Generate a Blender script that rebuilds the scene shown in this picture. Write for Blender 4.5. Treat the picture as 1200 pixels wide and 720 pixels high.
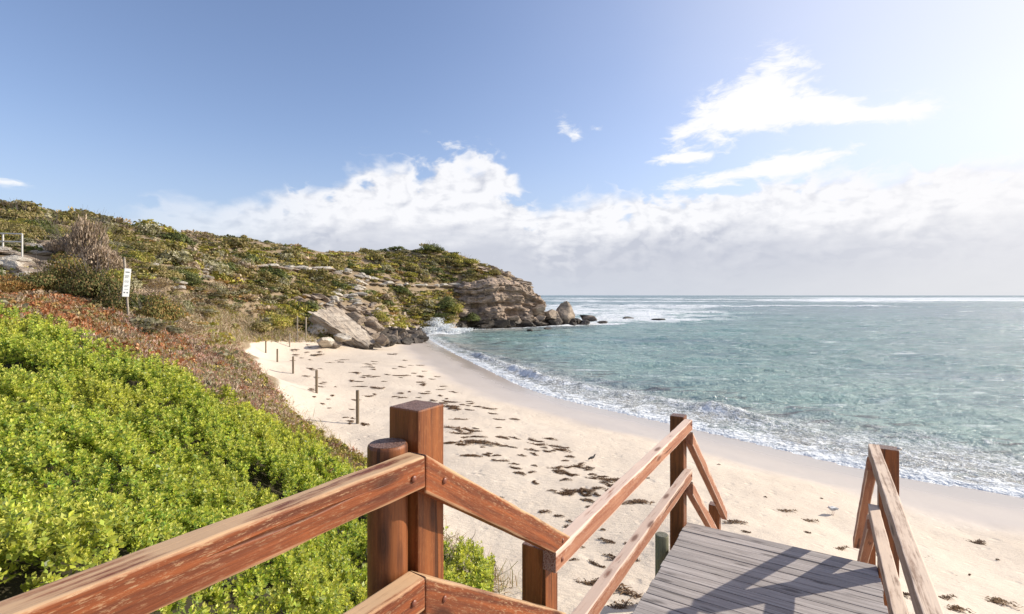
import bpy, bmesh, math, random
import numpy as np
from mathutils import Vector, Matrix, Euler
for o in list(bpy.data.objects): bpy.data.objects.remove(o)
S = bpy.context.scene
C = S.collection
F = 590.0; HZ = 346.0          # focal length and horizon row of the photograph, in its pixels
SEA = -5.6
R = math.radians
# ------------------------------------------------------------------ camera
cam = bpy.data.cameras.new('camera'); co = bpy.data.objects.new('camera', cam); C.objects.link(co)
co.location = (0, 0, 0); co.rotation_euler = (R(90), 0, 0)
cam.sensor_width = 36; cam.lens = 36 * F / 1200; cam.shift_y = -(360 - HZ) / 1200
cam.clip_start = 0.05; cam.clip_end = 30000
S.camera = co
S.render.resolution_x = 1024; S.render.resolution_y = 614
S.view_settings.view_transform = 'Standard'; S.view_settings.look = 'None'
S.view_settings.gamma = 1; S.view_settings.use_curve_mapping = False
S.view_settings.exposure = 0.22
# ------------------------------------------------------------------ sun
SAZ, SEL = R(75), R(30)
SUN = Vector((math.sin(SAZ) * math.cos(SEL), math.cos(SAZ) * math.cos(SEL), math.sin(SEL)))
sl = bpy.data.lights.new('sun', 'SUN'); sl.energy = 4.8; sl.angle = R(0.5); sl.color = (1, .93, .82)
so = bpy.data.objects.new('sun', sl); C.objects.link(so); so.rotation_euler = SUN.to_track_quat('Z', 'Y').to_euler()
so.location = SUN * 50

# ------------------------------------------------------------------ node helper
class G:
    def __init__(s, tree): s.t = tree; s.t.nodes.clear()
    def n(s, typ, **kw):
        x = s.t.nodes.new(typ)
        for k, v in kw.items(): setattr(x, k, v)
        return x
    def put(s, sock, v):
        if isinstance(v, bpy.types.NodeSocket): s.t.links.new(v, sock)
        elif v is not None:
            try: sock.default_value = v
            except Exception: sock.default_value = tuple(v) + (1,) * (4 - len(v))
    def m(s, op, a, b=None, c=None, clamp=False):
        x = s.n('ShaderNodeMath', operation=op, use_clamp=clamp)
        for i, v in enumerate((a, b, c)):
            if v is not None: s.put(x.inputs[i], v)
        return x.outputs[0]
    def add(s, a, b): return s.m('ADD', a, b)
    def sub(s, a, b): return s.m('SUBTRACT', a, b)
    def mul(s, a, b): return s.m('MULTIPLY', a, b)
    def mx(s, a, b): return s.m('MAXIMUM', a, b)
    def mn(s, a, b): return s.m('MINIMUM', a, b)
    def ss(s, v, lo, hi, a=0., b=1.):
        x = s.n('ShaderNodeMapRange', interpolation_type='SMOOTHSTEP')
        for k, q in zip(('Value', 'From Min', 'From Max', 'To Min', 'To Max'), (v, lo, hi, a, b)): s.put(x.inputs[k], q)
        return x.outputs[0]
    def lin(s, v, lo, hi, a=0., b=1.):
        x = s.n('ShaderNodeMapRange')
        for k, q in zip(('Value', 'From Min', 'From Max', 'To Min', 'To Max'), (v, lo, hi, a, b)): s.put(x.inputs[k], q)
        return x.outputs[0]
    def mix(s, f, a, b, blend='MIX'):
        x = s.n('ShaderNodeMix', data_type='RGBA', blend_type=blend)
        s.put(x.inputs[0], f); s.put(x.inputs[6], a); s.put(x.inputs[7], b); return x.outputs[2]
    def sep(s, v):
        x = s.n('ShaderNodeSeparateXYZ'); s.put(x.inputs[0], v); return x.outputs
    def com(s, a, b, c):
        x = s.n('ShaderNodeCombineXYZ')
        for i, v in enumerate((a, b, c)): s.put(x.inputs[i], v)
        return x.outputs[0]
    def vm(s, op, a, b=None, sc=None):
        x = s.n('ShaderNodeVectorMath', operation=op); s.put(x.inputs[0], a)
        if b is not None: s.put(x.inputs[1], b)
        if sc is not None: s.put(x.inputs['Scale'], sc)
        return x.outputs[1] if op in ('DOT_PRODUCT', 'LENGTH', 'DISTANCE') else x.outputs[0]
    def noise(s, v, scale=1., det=4., rough=.55, dist=0., col=False):
        x = s.n('ShaderNodeTexNoise'); s.put(x.inputs['Vector'], v)
        for k, q in (('Scale', scale), ('Detail', det), ('Roughness', rough), ('Distortion', dist)): s.put(x.inputs[k], q)
        return x.outputs[1 if col else 0]
    def vor(s, v, scale=1., feature='DISTANCE_TO_EDGE', rnd=1.):
        x = s.n('ShaderNodeTexVoronoi', feature=feature); s.put(x.inputs['Vector'], v); s.put(x.inputs['Scale'], scale)
        s.put(x.inputs['Randomness'], rnd); return x.outputs[0]
    def attr(s, name, out='Fac'):
        return s.n('ShaderNodeAttribute', attribute_name=name).outputs[out]
    def bump(s, h, st=.5, dist=.02):
        x = s.n('ShaderNodeBump'); s.put(x.inputs['Height'], h); s.put(x.inputs['Strength'], st); s.put(x.inputs['Distance'], dist)
        return x.outputs[0]
    def pbsdf(s, col, rough=.7, normal=None, spec=.5, trans=None):
        b = s.n('ShaderNodeBsdfPrincipled'); s.put(b.inputs['Base Color'], col); s.put(b.inputs['Roughness'], rough)
        s.put(b.inputs['Specular IOR Level'], spec)
        if normal is not None: s.put(b.inputs['Normal'], normal)
        return b
    def out(s, sh):
        o = s.n('ShaderNodeOutputMaterial'); s.t.links.new(sh, o.inputs[0])
def newmat(name):
    m = bpy.data.materials.new(name); m.use_nodes = True
    return m, G(m.node_tree)
def pxdir(px, py):
    a = math.atan((px - 600) / F); return a, math.atan((HZ - py) / F * math.cos(a))

# ------------------------------------------------------------------ world: physical sky with a procedural cloud layer
W = bpy.data.worlds.new('World'); S.world = W; W.use_nodes = True
g = G(W.node_tree)
tc = g.n('ShaderNodeTexCoord').outputs['Generated']
D = g.vm('NORMALIZE', tc)
dx, dy, dz = g.sep(D)
sky = g.n('ShaderNodeTexSky', sky_type='NISHITA', sun_disc=False)
sky.sun_elevation = SEL; sky.sun_rotation = SAZ; sky.altitude = 5
sky.air_density = 1.0; sky.dust_density = 1.0; sky.ozone_density = 2.2
az = g.m('ARCTAN2', dx, dy); el = g.m('ARCSINE', dz)
# cumulus bank: ragged top edge as a function of azimuth
fc = g.n('ShaderNodeFloatCurve')
crv = fc.mapping.curves[0]
tops = [(-3.1, 12), (-1.6, 8), (-.9, 4.5)] + [(pxdir(px, py)[0], math.degrees(pxdir(px, py)[1])) for px, py in
        ((90, 262), (200, 236), (300, 232), (385, 222), (430, 190), (520, 182), (590, 198), (640, 242), (700, 232), (780, 226), (860, 218), (960, 205), (1080, 200), (1200, 185))] + [(1.4, 22), (3.1, 14)]
pts = [((a + math.pi) / (2 * math.pi), e / 40) for a, e in tops]
pts[0] = (0, pts[0][1]); pts[-1] = (1, pts[-1][1])
while len(crv.points) < len(pts): crv.points.new(.5, .5)
for p, (x, y) in zip(crv.points, pts): p.location = (x, y)
fc.mapping.update()
g.put(fc.inputs['Value'], g.lin(az, -math.pi, math.pi))
eltop = g.mul(fc.outputs[0], R(40))
nv = g.com(g.mul(dx, 1.), g.mul(dy, 1.), g.mul(dz, 1.7))
wv = g.vm('ADD', nv, g.vm('SCALE', g.noise(nv, 5., 3., .5, col=True), sc=.08))
n1 = g.noise(wv, 6.5, 7., .58)
n2 = g.noise(wv, 16., 6., .6)
def billow(v, sc): return g.m('ABSOLUTE', g.sub(g.noise(v, sc, 4., .5), .5))
bv = g.mul(billow(wv, 13.), 5.); bv2 = g.mul(billow(g.vm('ADD', wv, (.012, .003, -.014)), 13.), 5.); CO = .5
nn = g.add(g.add(g.mul(g.sub(n1, .5), .16), g.mul(g.sub(n2, .5), .05)), g.mul(g.sub(CO, bv), .045))
edge = g.sub(g.add(eltop, nn), el)
bank = g.ss(edge, -.006, .038)
azf = g.ss(az, -.80, -.28)       # bank thins out towards the left
bank = g.mul(bank, g.lin(azf, 0, 1, .12, .97))
# separate torn clouds, given as rotated ellipses in azimuth / elevation
def blob(px, py, rx, ry, rot, amp=1.):
    a0, e0 = pxdir(px, py)
    u = g.sub(az, a0); v = g.sub(el, e0)
    c, s_ = math.cos(R(rot)), math.sin(R(rot))
    p = g.m('DIVIDE', g.add(g.mul(u, c), g.mul(v, s_)), R(rx))
    q = g.m('DIVIDE', g.sub(g.mul(v, c), g.mul(u, s_)), R(ry))
    r2 = g.add(g.mul(p, p), g.mul(q, q))
    return g.mul(g.m('EXPONENT', g.mul(r2, -1.)), amp)
bl = None
for b in ((893, 105, 4.2, 3.2, 25), (850, 140, 6, 2.0, 12), (960, 125, 7.0, 1.5, -7), (1020, 134, 4, .8, -6), (850, 208, 8, .9, 6), (800, 186, 3.5, .7, 0), (930, 190, 7, 1.2, 8, .6),
          (662, 150, 1.7, 1.0, -35, 1.05), (703, 151, 1.1, .6, 0, .95), (430, 185, 1.2, 2.2, 10, .4), (530, 165, 3.2, 1.3, -15, .5), (6, 213, 1.6, .5, 0, .6)):
    x = blob(*b); bl = x if bl is None else g.add(bl, x)
ws = g.com(g.mul(dx, 1.), dy, g.mul(dz, 2.6))
n3 = g.noise(g.vm('ADD', ws, g.vm('SCALE', g.noise(ws, 8., 3., .6, col=True), sc=.12)), 12., 9., .62)
torn = g.ss(g.add(g.mul(bl, .9), g.mul(g.sub(n3, .5), 3.4)), .34, 1.05)
torn = g.mul(torn, g.ss(bl, .05, .4))
# veil of thin high cloud on the sunward side
veil = g.mul(g.ss(az, -.3, .95), g.lin(g.noise(ws, 3., 4., .5), .3, .8, .55, .85))
cosn = g.vm('DOT_PRODUCT', D, tuple(SUN))
glow = g.ss(cosn, .55, 1.0)
# cloud colour: bright lumpy tops, grey-lavender flat base near the sea
depth = g.m('DIVIDE', edge, .16)
n4 = g.noise(g.vm('ADD', wv, (.03, .0, -.035)), 6.5, 5., .58)
lump = g.mul(g.sub(n1, n4), 9.)
n5 = g.noise(g.com(dx, dy, g.mul(dz, 5.)), 7., 6., .55)
base = g.add(g.lin(el, .165, .06, 0., 1.15), g.mul(g.sub(n5, .5), .8))
base = g.add(base, g.ss(edge, .09, .02, 0., -.3))
shade = g.m('ADD', g.mul(g.ss(base, .1, .9), .9), g.mul(g.sub(.5, n2), g.ss(base, 1., .3, .08, .9)), clamp=True)
shade = g.m('SUBTRACT', shade, g.mul(g.mx(lump, -.25), g.ss(base, 1., .3, .06, .30)), clamp=True)
shade = g.m('ADD', shade, g.mul(g.mul(g.sub(bv, bv2), .9), g.ss(edge, .20, .02)), clamp=True)
ccol = g.mix(shade, (5.6, 5.6, 5.75, 1), (3.35, 3.5, 4.0, 1))
ccol = g.mix(g.mul(glow, .85), ccol, (5.7, 5.6, 5.6, 1))
skc = g.mix(1., sky.outputs[0], (1.12, 1.02, 1.06, 1), 'MULTIPLY')
skc = g.mix(g.mul(veil, .55), skc, (4.6, 4.85, 5.7, 1))
skc = g.mix(g.mul(glow, .5), skc, (5.6, 5.6, 5.9, 1))
# pale moist air low over the sea
low = g.ss(el, .30, .0, 0., .45)
skc = g.mix(low, skc, (2.5, 2.95, 4.0, 1))
col = g.mix(bank, skc, ccol)
col = g.mix(torn, col, (5.8, 5.8, 5.85, 1))
col = g.mix(g.ss(el, .075, .0, 0., .6), col, g.mix(g.ss(az, .1, .8), (3.7, 3.95, 4.4, 1), (4.7, 4.75, 4.85, 1)))
W.cycles.sampling_method = 'MANUAL'; W.cycles.sample_map_resolution = 512
bg = g.n('ShaderNodeBackground'); g.put(bg.inputs[0], col); bg.inputs[1].default_value = .15
ow = g.n('ShaderNodeOutputWorld'); W.node_tree.links.new(bg.outputs[0], ow.inputs[0])

# ------------------------------------------------------------------ numpy noise
def _h(x, y, z, s):
    h = (x.astype(np.int64) * 374761393 + y.astype(np.int64) * 668265263 + z.astype(np.int64) * 2147483647 + s * 974711) & 0xffffffff
    h = ((h ^ (h >> 13)) * 1274126177) & 0xffffffff
    return ((h ^ (h >> 16)) & 0xffffff) / float(0xffffff)
def vnoise(p, s=0):
    p = np.asarray(p, float); i = np.floor(p); f = p - i; f = f * f * (3 - 2 * f)
    r = 0
    for a in (0, 1):
        for b in (0, 1):
            for c in (0, 1):
                w = (f[..., 0] if a else 1 - f[..., 0]) * (f[..., 1] if b else 1 - f[..., 1]) * (f[..., 2] if c else 1 - f[..., 2])
                r = r + w * _h(i[..., 0] + a, i[..., 1] + b, i[..., 2] + c, s)
    return r * 2 - 1
def fbm(p, o=4, s=0, g_=.5):
    p = np.asarray(p, float); r = 0; a = 1; t = 0
    for k in range(o):
        r = r + a * vnoise(p * 2 ** k + 17.3 * k, s + k); t += a; a *= g_
    return r / t
def p2(x, y, z=0.): return np.stack([x, y, np.zeros_like(x) + z], -1)
def sstep(v, a, b):
    t = np.clip((v - a) / (b - a), 0, 1); return t * t * (3 - 2 * t)

# ------------------------------------------------------------------ land shape
shore = np.array([(400, -300), (90, -60), (45, -15), (25, 4), (17.2, 11.3), (14.24, 14.0), (12.7, 15.0), (11.1, 16.4), (9.5, 18.7), (7.4, 21.4), (4.9, 24.3),
    (1.9, 28.2), (0, 32.4), (-2.7, 40.3), (-5.85, 49.3), (-9, 59), (-11.4, 67.4), (-12.5, 75), (-10.7, 78.7), (-5.6, 82.0), (0, 84.7), (5.2, 89.0),
    (8.5, 93.5), (10.5, 97.2), (10, 101), (8, 106), (2, 112), (-10, 120), (-60, 150), (-150, 250), (-300, 700)], float)
# rounded by corner cutting
sh = shore
for _ in range(2):
    q = [sh[0]]
    for a, b in zip(sh[:-1], sh[1:]): q += [a * .75 + b * .25, a * .25 + b * .75]
    q.append(sh[-1]); sh = np.array(q)
landpoly = np.vstack([sh, [(-900, 700), (-900, -900), (400, -900)]])
def segdist(x, y, P):
    d = np.full(x.shape, 1e9)
    for (ax, ay), (bx, by) in zip(P[:-1], P[1:]):
        vx, vy = bx - ax, by - ay; L = vx * vx + vy * vy
        t = np.clip(((x - ax) * vx + (y - ay) * vy) / L, 0, 1)
        d = np.minimum(d, (x - ax - t * vx) ** 2 + (y - ay - t * vy) ** 2)
    return np.sqrt(d)
def inside(x, y, P):
    r = np.zeros(x.shape, bool); n = len(P)
    for i in range(n):
        x1, y1 = P[i]; x2, y2 = P[(i + 1) % n]
        c = ((y1 > y) != (y2 > y)) & (x < (x2 - x1) * (y - y1) / (y2 - y1 + 1e-12) + x1)
        r ^= c
    return r
def sdist0(x, y):                     # positive out at sea, negative on land
    d = segdist(x, y, sh); return np.where(inside(x, y, landpoly), -d, d)
sx0, sy0, st_ = -80., -40., .4
SDL = sdist0(*np.meshgrid(sx0 + st_ * np.arange(476), sy0 + st_ * np.arange(501)))
def sdist(x, y):
    fx = (x - sx0) / st_; fy = (y - sy0) / st_
    k = (fx > 0) & (fy > 0) & (fx < 474.9) & (fy < 499.9)
    fx = np.clip(fx, 0, 474.9); fy = np.clip(fy, 0, 499.9); i = fx.astype(int); j = fy.astype(int); a, b = fx - i, fy - j
    r = SDL[j, i] * (1 - a) * (1 - b) + SDL[j, i + 1] * a * (1 - b) + SDL[j + 1, i] * (1 - a) * b + SDL[j + 1, i + 1] * a * b
    if not k.all():
        m = ~k
        # far away a coarse outline is enough
        q = np.asarray(x)[m], np.asarray(y)[m]; d = segdist(*q, shore)
        r = np.array(r); r[m] = np.where(inside(*q, np.vstack([shore, [(-900, 700), (-900, -900), (400, -900)]])), -d, d)
    return r
cliff = np.array([(-11.5, 88), (-8.6, 85.2), (-5.0, 85.2), (-1.5, 87.2), (2.0, 89.4), (4.8, 92.0), (6.0, 95.5), (5.6, 100), (2.5, 105), (-4, 112), (-14, 119)], float)
cl = cliff
for _ in range(2):
    q = [cl[0]]
    for a, b in zip(cl[:-1], cl[1:]): q += [a * .75 + b * .25, a * .25 + b * .75]
    q.append(cl[-1]); cl = np.array(q)
cliffpoly = np.vstack([cl, [(-60, 140), (-60, 100), (-14, 92)]])
def P(px, py, Y): return ((px - 600) / F * Y, Y, -(py - HZ) / F * Y)
def Pz(px, py, z): Y = -z * F / (py - HZ); return ((px - 600) / F * Y, Y, z)
ctrl = [
 # under and around the stairs
 (4.0, 7.2, -3.85), (2.5, 4.2, -3.75), (.4, 6., -3.8), (.0, 4., -3.5), (.35, 2.6, -3.25), (-.4, 1.4, -2.6), (-.3, -1, -2.0), (1.6, 1.5, -3.1), (3, 2, -3.7), (6, 3, -4.0), (3, -3, -2.6), (-2, -6, -1.6), (10, -6, -3.9), (-8, -3, -.9),
 (2.2, 6.5, -3.85), (5.5, 6.5, -4.05),
 # beach
 Pz(694, 541, -4.3), Pz(560, 500, -4.35), Pz(419, 496, -4.3), Pz(371, 461, -4.3), Pz(343, 438, -4.35), Pz(325, 424, -4.4), Pz(311, 413, -4.35),
 Pz(450, 430, -4.6), Pz(420, 410, -4.85), Pz(480, 415, -5.1), Pz(640, 560, -4.1), Pz(520, 560, -4.05), (7.2, 8.5, -4.5), (10, 9.8, -4.95), (8.2, 13.0, -4.85), Pz(620, 500, -4.75), Pz(560, 460, -4.85),
 Pz(470, 530, -4.15), Pz(500, 600, -3.95), (14, 5, -4.6),
 # vegetated dune (ground below the leaves)
 (-1.3, 1.9, -2.15), (-2.2, 1.2, -1.6), P(0, 625, 3.0), P(0, 485, 5.3), P(0, 402, 8.8), P(100, 418, 8.8), P(100, 520, 5.5), P(200, 468, 8.6), P(200, 630, 4.0), P(200, 740, 2.5),
 P(300, 520, 8.2), P(300, 680, 4.2), P(400, 590, 7.8), P(400, 735, 4.6), P(450, 700, 5.6), P(530, 700, 6.5), P(470, 640, 7.6), P(-150, 380, 8.8), P(-300, 500, 5),
 P(30, 378, 12.), P(100, 400, 11.5), P(180, 420, 11.5), P(250, 452, 12.5), P(300, 480, 13.), P(350, 520, 12.6), P(390, 548, 11.9), P(420, 560, 11.8),
 Pz(430, 556, -4.15), Pz(383, 512, -4.2), Pz(345, 482, -4.2), Pz(303, 441, -4.15), Pz(287, 421, -4.2),
 P(148, 374, 18.5), P(60, 362, 18), P(220, 398, 19), P(265, 418, 22), P(240, 392, 27), P(270, 398, 33), P(200, 368, 26), P(150, 350, 24),
 # hill
 P(70, 345, 24), P(20, 322, 26.5), P(20, 300, 30), P(10, 290, 31), P(90, 318, 29), P(95, 290, 35), P(150, 300, 37), P(180, 335, 32), P(200, 300, 44), P(230, 340, 37), P(0, 262, 40), P(0, 243, 46),
 P(100, 257, 51), P(170, 267, 57), P(230, 275, 63), P(300, 284, 71), P(380, 295, 81), P(440, 297, 87), P(480, 296, 91), P(505, 293, 93), P(540, 300, 96), P(570, 312, 97), P(597, 324, 97),
 P(250, 365, 38), P(300, 385, 41), P(300, 350, 48), P(300, 315, 58), P(360, 385, 47), P(360, 345, 57), P(360, 318, 66), P(400, 400, 48), P(400, 375, 54), P(400, 350, 61), P(400, 320, 71),
 P(460, 392, 57), P(450, 360, 66), P(450, 325, 78), P(490, 385, 69), P(500, 355, 79), P(500, 322, 86), P(540, 350, 85.5), P(550, 322, 89.5), P(580, 338, 90), P(600, 336, 92), P(620, 345, 95),
 (-45, 60, 7.5), (-70, 45, 9.5), (-30, 90, 7), (-15, 104, 7.5), (-8, 104, 5.8), (-80, 90, 9), (-60, 30, 7.5), (-35, 12, 2.5), (-60, 0, 5), (-20, -20, 0), (-60, -60, 3), (0, -40, -2.5),
 (-200, 100, 14), (-200, -50, 12), (-150, 200, 9), (-100, -200, 5), (40, -60, -3.5), (0, 98, 3.7), (3, 97, 2.0), (-200, 350, 9),
 # sea bed
 (60, 40, -9), (30, 70, -8.5), (40, 120, -10), (150, 100, -12), (20, 40, -7.4), (30, 20, -7.2), (0, 60, -7), (100, -20, -10), (10, 130, -9), (150, 250, -14), (-40, 240, -12), (0, 200, -12),
]
cp = np.array(ctrl); cx, cy, cz = cp.T
def kern(r2): return np.sqrt(r2 + 1.2)
n_ = len(cp); A_ = np.zeros((n_ + 3, n_ + 3))
A_[:n_, :n_] = kern((cx[:, None] - cx) ** 2 + (cy[:, None] - cy) ** 2) + np.eye(n_) * -.02
A_[:n_, n_] = 1; A_[:n_, n_ + 1] = cx; A_[:n_, n_ + 2] = cy; A_[n_:, :n_] = A_[:n_, n_:].T
sol = np.linalg.solve(A_, np.concatenate([cz, [0, 0, 0]]))
def rbf(x, y):
    out = np.zeros(x.shape); fx, fy, fo = x.ravel(), y.ravel(), out.ravel()
    for a in range(0, len(fx), 20000):
        X, Y = fx[a:a + 20000], fy[a:a + 20000]
        K = kern((X[:, None] - cx) ** 2 + (Y[:, None] - cy) ** 2)
        fo[a:a + 20000] = K @ sol[:n_] + sol[n_] + sol[n_ + 1] * X + sol[n_ + 2] * Y
    return fo.reshape(x.shape)
def land(x, y, full=False):
    x = np.asarray(x, float); y = np.asarray(y, float)
    r = np.hypot(x, y)
    h = rbf(x, y); sd = sdist(x, y)
    h = np.where(sd < -3, np.maximum(h, SEA + .12), h)
    # beach face forced through the water line
    bw = sstep(-np.abs(sd), -7, -1.5) * np.where(y < 74, 1, sstep(-y, -80, -74))
    fh = SEA - np.where(sd < 0, .085, .07) * sd
    h = h * (1 - bw) + fh * bw
    off = sstep(sd, .5, 6); h = np.where(sd > 0, np.minimum(h, SEA - .04 * np.minimum(sd, 60) - .05), h)
    # sand against soil
    sand = 1 - sstep(h, -3.95, -3.4)
    dune = sstep(h, -4.15, -3.7)
    nearp = sstep(-y, -8.4, -7.6) * sstep(x, -.1, .3)
    sand = np.maximum(sand, np.where((x > -.1) & (y < 9), 1., 0) * sstep(-h, 0, 2.5)); sand = np.where((x > .15 + (4 - y) * .1) & (y < 40) & (y > -5), 1., sand)
    n = fbm(p2(x / 2.2, y / 2.2), 5, 3)
    hill = sstep(h, -3.8, -1)
    h = h + n * (.05 * sand + .38 * hill * (sstep(r, 12, 30)) + .08) * sstep(-sd, 0.5, 5) * np.where(sd < 0, 1, 0)
    sm = fbm(p2(x / .45, y / .45), 3, 9)
    dry = sstep(-sd, 3, 6)
    h = h + sm * .022 * sand * dry * sstep(-r, -45, -20)
    # cut back behind the built cliff
    near = (y > 80) & (x > -16) & (y < 122) & (h > -5.2) & (x < 12)
    if near.any():
        h = np.array(h); a_, b_ = x[near], y[near]
        cd = np.where(inside(a_, b_, cliffpoly), 1, -1) * segdist(a_, b_, cl)
        w = 1 - (1 - sstep(cd, .8, 2.6)) * np.maximum(sstep(a_, -9.6, -7.6), sstep(b_, 100, 104)); h[near] = np.minimum(h[near], h[near] * w + (SEA - .6) * (1 - w))
    if full: return h, sd, sand
    return h
lx = np.linspace(-75, 25, 401); ly = np.linspace(2, 130, 513)
LXg, LYg = np.meshgrid(lx, ly); LH = land(LXg, LYg)
def lut(x, y):
    fx = np.clip((x - lx[0]) / (lx[1] - lx[0]), 0, len(lx) - 1.001); fy = np.clip((y - ly[0]) / (ly[1] - ly[0]), 0, len(ly) - 1.001)
    i, j = fx.astype(int), fy.astype(int); a, b = fx - i, fy - j
    return LH[j, i] * (1 - a) * (1 - b) + LH[j, i + 1] * a * (1 - b) + LH[j + 1, i] * (1 - a) * b + LH[j + 1, i + 1] * a * b
HY = np.concatenate([np.linspace(2, 40, 900), np.linspace(40, 128, 800)])
def hit(px, py, y0=2.):
    """where the line of sight through a photo point meets the ground"""
    Y = HY[HY >= y0]; X = (px - 600) / F * Y; Z = -(py - HZ) / F * Y
    h = lut(X, Y); m = Z < h
    if not m.any(): return None
    k = np.argmax(m); zz = float(land(X[k:k + 1], Y[k:k + 1])[0]) if Y[k] < 40 else h[k]
    return Vector((X[k], Y[k], zz))
def mesh_np(name, V, Fq, mat, smooth=False, attrs=None, colors=None):
    """V (n,3), Fq (m,k) equal-sided faces"""
    me = bpy.data.meshes.new(name); V = np.asarray(V, np.float32); Fq = np.asarray(Fq, np.int32)
    k = Fq.shape[1]
    me.vertices.add(len(V)); me.vertices.foreach_set('co', V.ravel())
    me.loops.add(Fq.size); me.loops.foreach_set('vertex_index', Fq.ravel())
    me.polygons.add(len(Fq)); me.polygons.foreach_set('loop_start', np.arange(0, Fq.size, k, dtype=np.int32))
    me.polygons.foreach_set('loop_total', np.full(len(Fq), k, np.int32))
    if smooth: me.polygons.foreach_set('use_smooth', np.ones(len(Fq), bool))
    for a, v in (attrs or {}).items():
        at = me.attributes.new(a, 'FLOAT', 'POINT'); at.data.foreach_set('value', np.asarray(v, np.float32))
    if colors is not None:
        at = me.attributes.new('leafcol', 'FLOAT_COLOR', 'POINT'); c4 = np.ones((len(V), 4), np.float32); c4[:, :3] = colors
        at.data.foreach_set('color', c4.ravel())
    me.update(calc_edges=True); me.validate()
    if mat: me.materials.append(mat)
    return me
def link(name, me, parent=None, loc=None, **props):
    o = bpy.data.objects.new(name, me); C.objects.link(o)
    if parent: o.parent = parent
    if loc is not None: o.location = loc
    for k, v in props.items(): o[k] = v
    return o
def thing(name, loc, label, cat, group=None):
    o = link(name, None, None, loc); o.empty_display_size = .2
    o['label'] = label; o['category'] = cat
    if group: o['group'] = group
    return o
def tag(o, label, cat, group=None):
    o['label'] = label; o['category'] = cat
    if group: o['group'] = group
    return o

# ------------------------------------------------------------------ materials
m_ground, g = newmat('ground')
pos = g.n('ShaderNodeNewGeometry').outputs['Position']
sandm = g.attr('sand'); sd = g.attr('shore')
nA = g.noise(pos, .35, 5.); nB = g.noise(pos, 3., 6., .6); nC = g.noise(pos, 40., 4., .6); nD = g.noise(pos, 220., 2., .5)
sc = g.mix(nB, (.62, .51, .395, 1), (.72, .615, .49, 1))
sc = g.mix(g.ss(nA, .42, .72, 0, .5), sc, (.76, .65, .52, 1))
sc = g.mix(g.ss(nD, .62, .8, 0, .35), sc, (.30, .22, .15, 1))
sc = g.mix(g.ss(nC, .60, .78, 0, .25), sc, (.42, .32, .23, 1))
fleck = g.vor(pos, 5., 'F1'); fl2 = g.mul(g.ss(fleck, .12, .05), g.ss(g.noise(pos, .5, 2.), .5, .62))
fl2 = g.mul(fl2, g.ss(sd, -5.5, -7.5))
sc = g.mix(g.mul(fl2, .8), sc, (.09, .055, .03, 1))
wn = g.add(sd, g.mul(g.sub(g.noise(pos, .35, 3.), .5), 2.2))
wet = g.ss(wn, -5.6, -3.4)
wet2 = g.ss(wn, -2.2, -.6)
sc = g.mix(g.mul(wet, .85), sc, (.53, .45, .38, 1))
sc = g.mix(g.mul(wet2, .5), sc, (.36, .315, .285, 1))
hc = g.mix(g.noise(pos, .9, 5.), (.24, .165, .10, 1), (.40, .31, .20, 1))
hc = g.mix(g.ss(nB, .45, .7, 0, .5), hc, (.17, .135, .075, 1))
hc = g.mix(g.ss(nC, .55, .75, 0, .5), hc, (.40, .33, .24, 1))
sn = g.ss(g.add(sandm, g.mul(g.sub(nB, .5), .6)), .3, .7)
cc = g.mix(sn, hc, sc)
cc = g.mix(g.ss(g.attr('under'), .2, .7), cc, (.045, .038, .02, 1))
rip = g.noise(g.vm('MULTIPLY', pos, (1., 2.2, 1.)), 7., 5., .6)
dryf = g.sub(1., wet)
ft = g.ss(g.vor(g.vm('ADD', pos, g.vm('SCALE', g.noise(pos, 2., 2., .5, col=True), sc=.3)), 2.6, 'F1'), .05, .3)
bh = g.add(g.add(g.mul(rip, g.mul(dryf, 1.)), g.mul(nC, g.mul(dryf, .3))), g.mul(ft, g.mul(dryf, .6)))
b = g.pbsdf(cc, g.lin(wet, 0, 1, .95, .45), g.bump(bh, .55, .05), .3)
g.put(b.inputs['Roughness'], g.lin(wet2, 0., 1., g.lin(wet, 0., 1., .95, .36), .16)); g.put(b.inputs['Specular IOR Level'], g.lin(wet, 0., 1., .2, .6))
g.out(b.outputs[0])

m_sea, g = newmat('sea_water')
pos = g.n('ShaderNodeNewGeometry').outputs['Position']
sd = g.attr('shore'); crest = g.attr('crest')
X_, Y_, Z_ = g.sep(pos)
dist = g.vm('LENGTH', pos)
flat = g.com(X_, Y_, 0.)
big = g.noise(g.vm('MULTIPLY', flat, (.5, 1., 1.)), .09, 4., .6)
med = g.noise(g.vm('MULTIPLY', flat, (.45, 1., 1.)), .55, 5., .65)
c0 = g.mix(g.ss(g.add(sd, g.mul(g.sub(g.noise(flat, .5, 4., .6), .5), 6.)), 1., 8.), (.39, .37, .325, 1), (.26, .38, .335, 1))
c0 = g.mix(g.ss(sd, 6., 34.), c0, (.16, .285, .26, 1))
c0 = g.mix(g.ss(sd, 30., 140.), c0, (.17, .245, .25, 1))
c0 = g.mix(g.ss(big, .50, .66, 0., .55), c0, (.08, .15, .20, 1))
c0 = g.mix(g.ss(big, .46, .32, 0., .5), c0, (.17, .36, .32, 1))
c0 = g.mix(g.ss(med, .50, .66, 0., .5), c0, (.055, .15, .17, 1))
stk = g.noise(g.vm('MULTIPLY', flat, (.3, 1.3, 1.)), 1.5, 6., .7)
c0 = g.mix(g.ss(stk, .54, .66, 0., .55), c0, (.06, .15, .165, 1))
c0 = g.mix(g.ss(stk, .46, .36, 0., .45), c0, (.33, .46, .43, 1))
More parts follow.
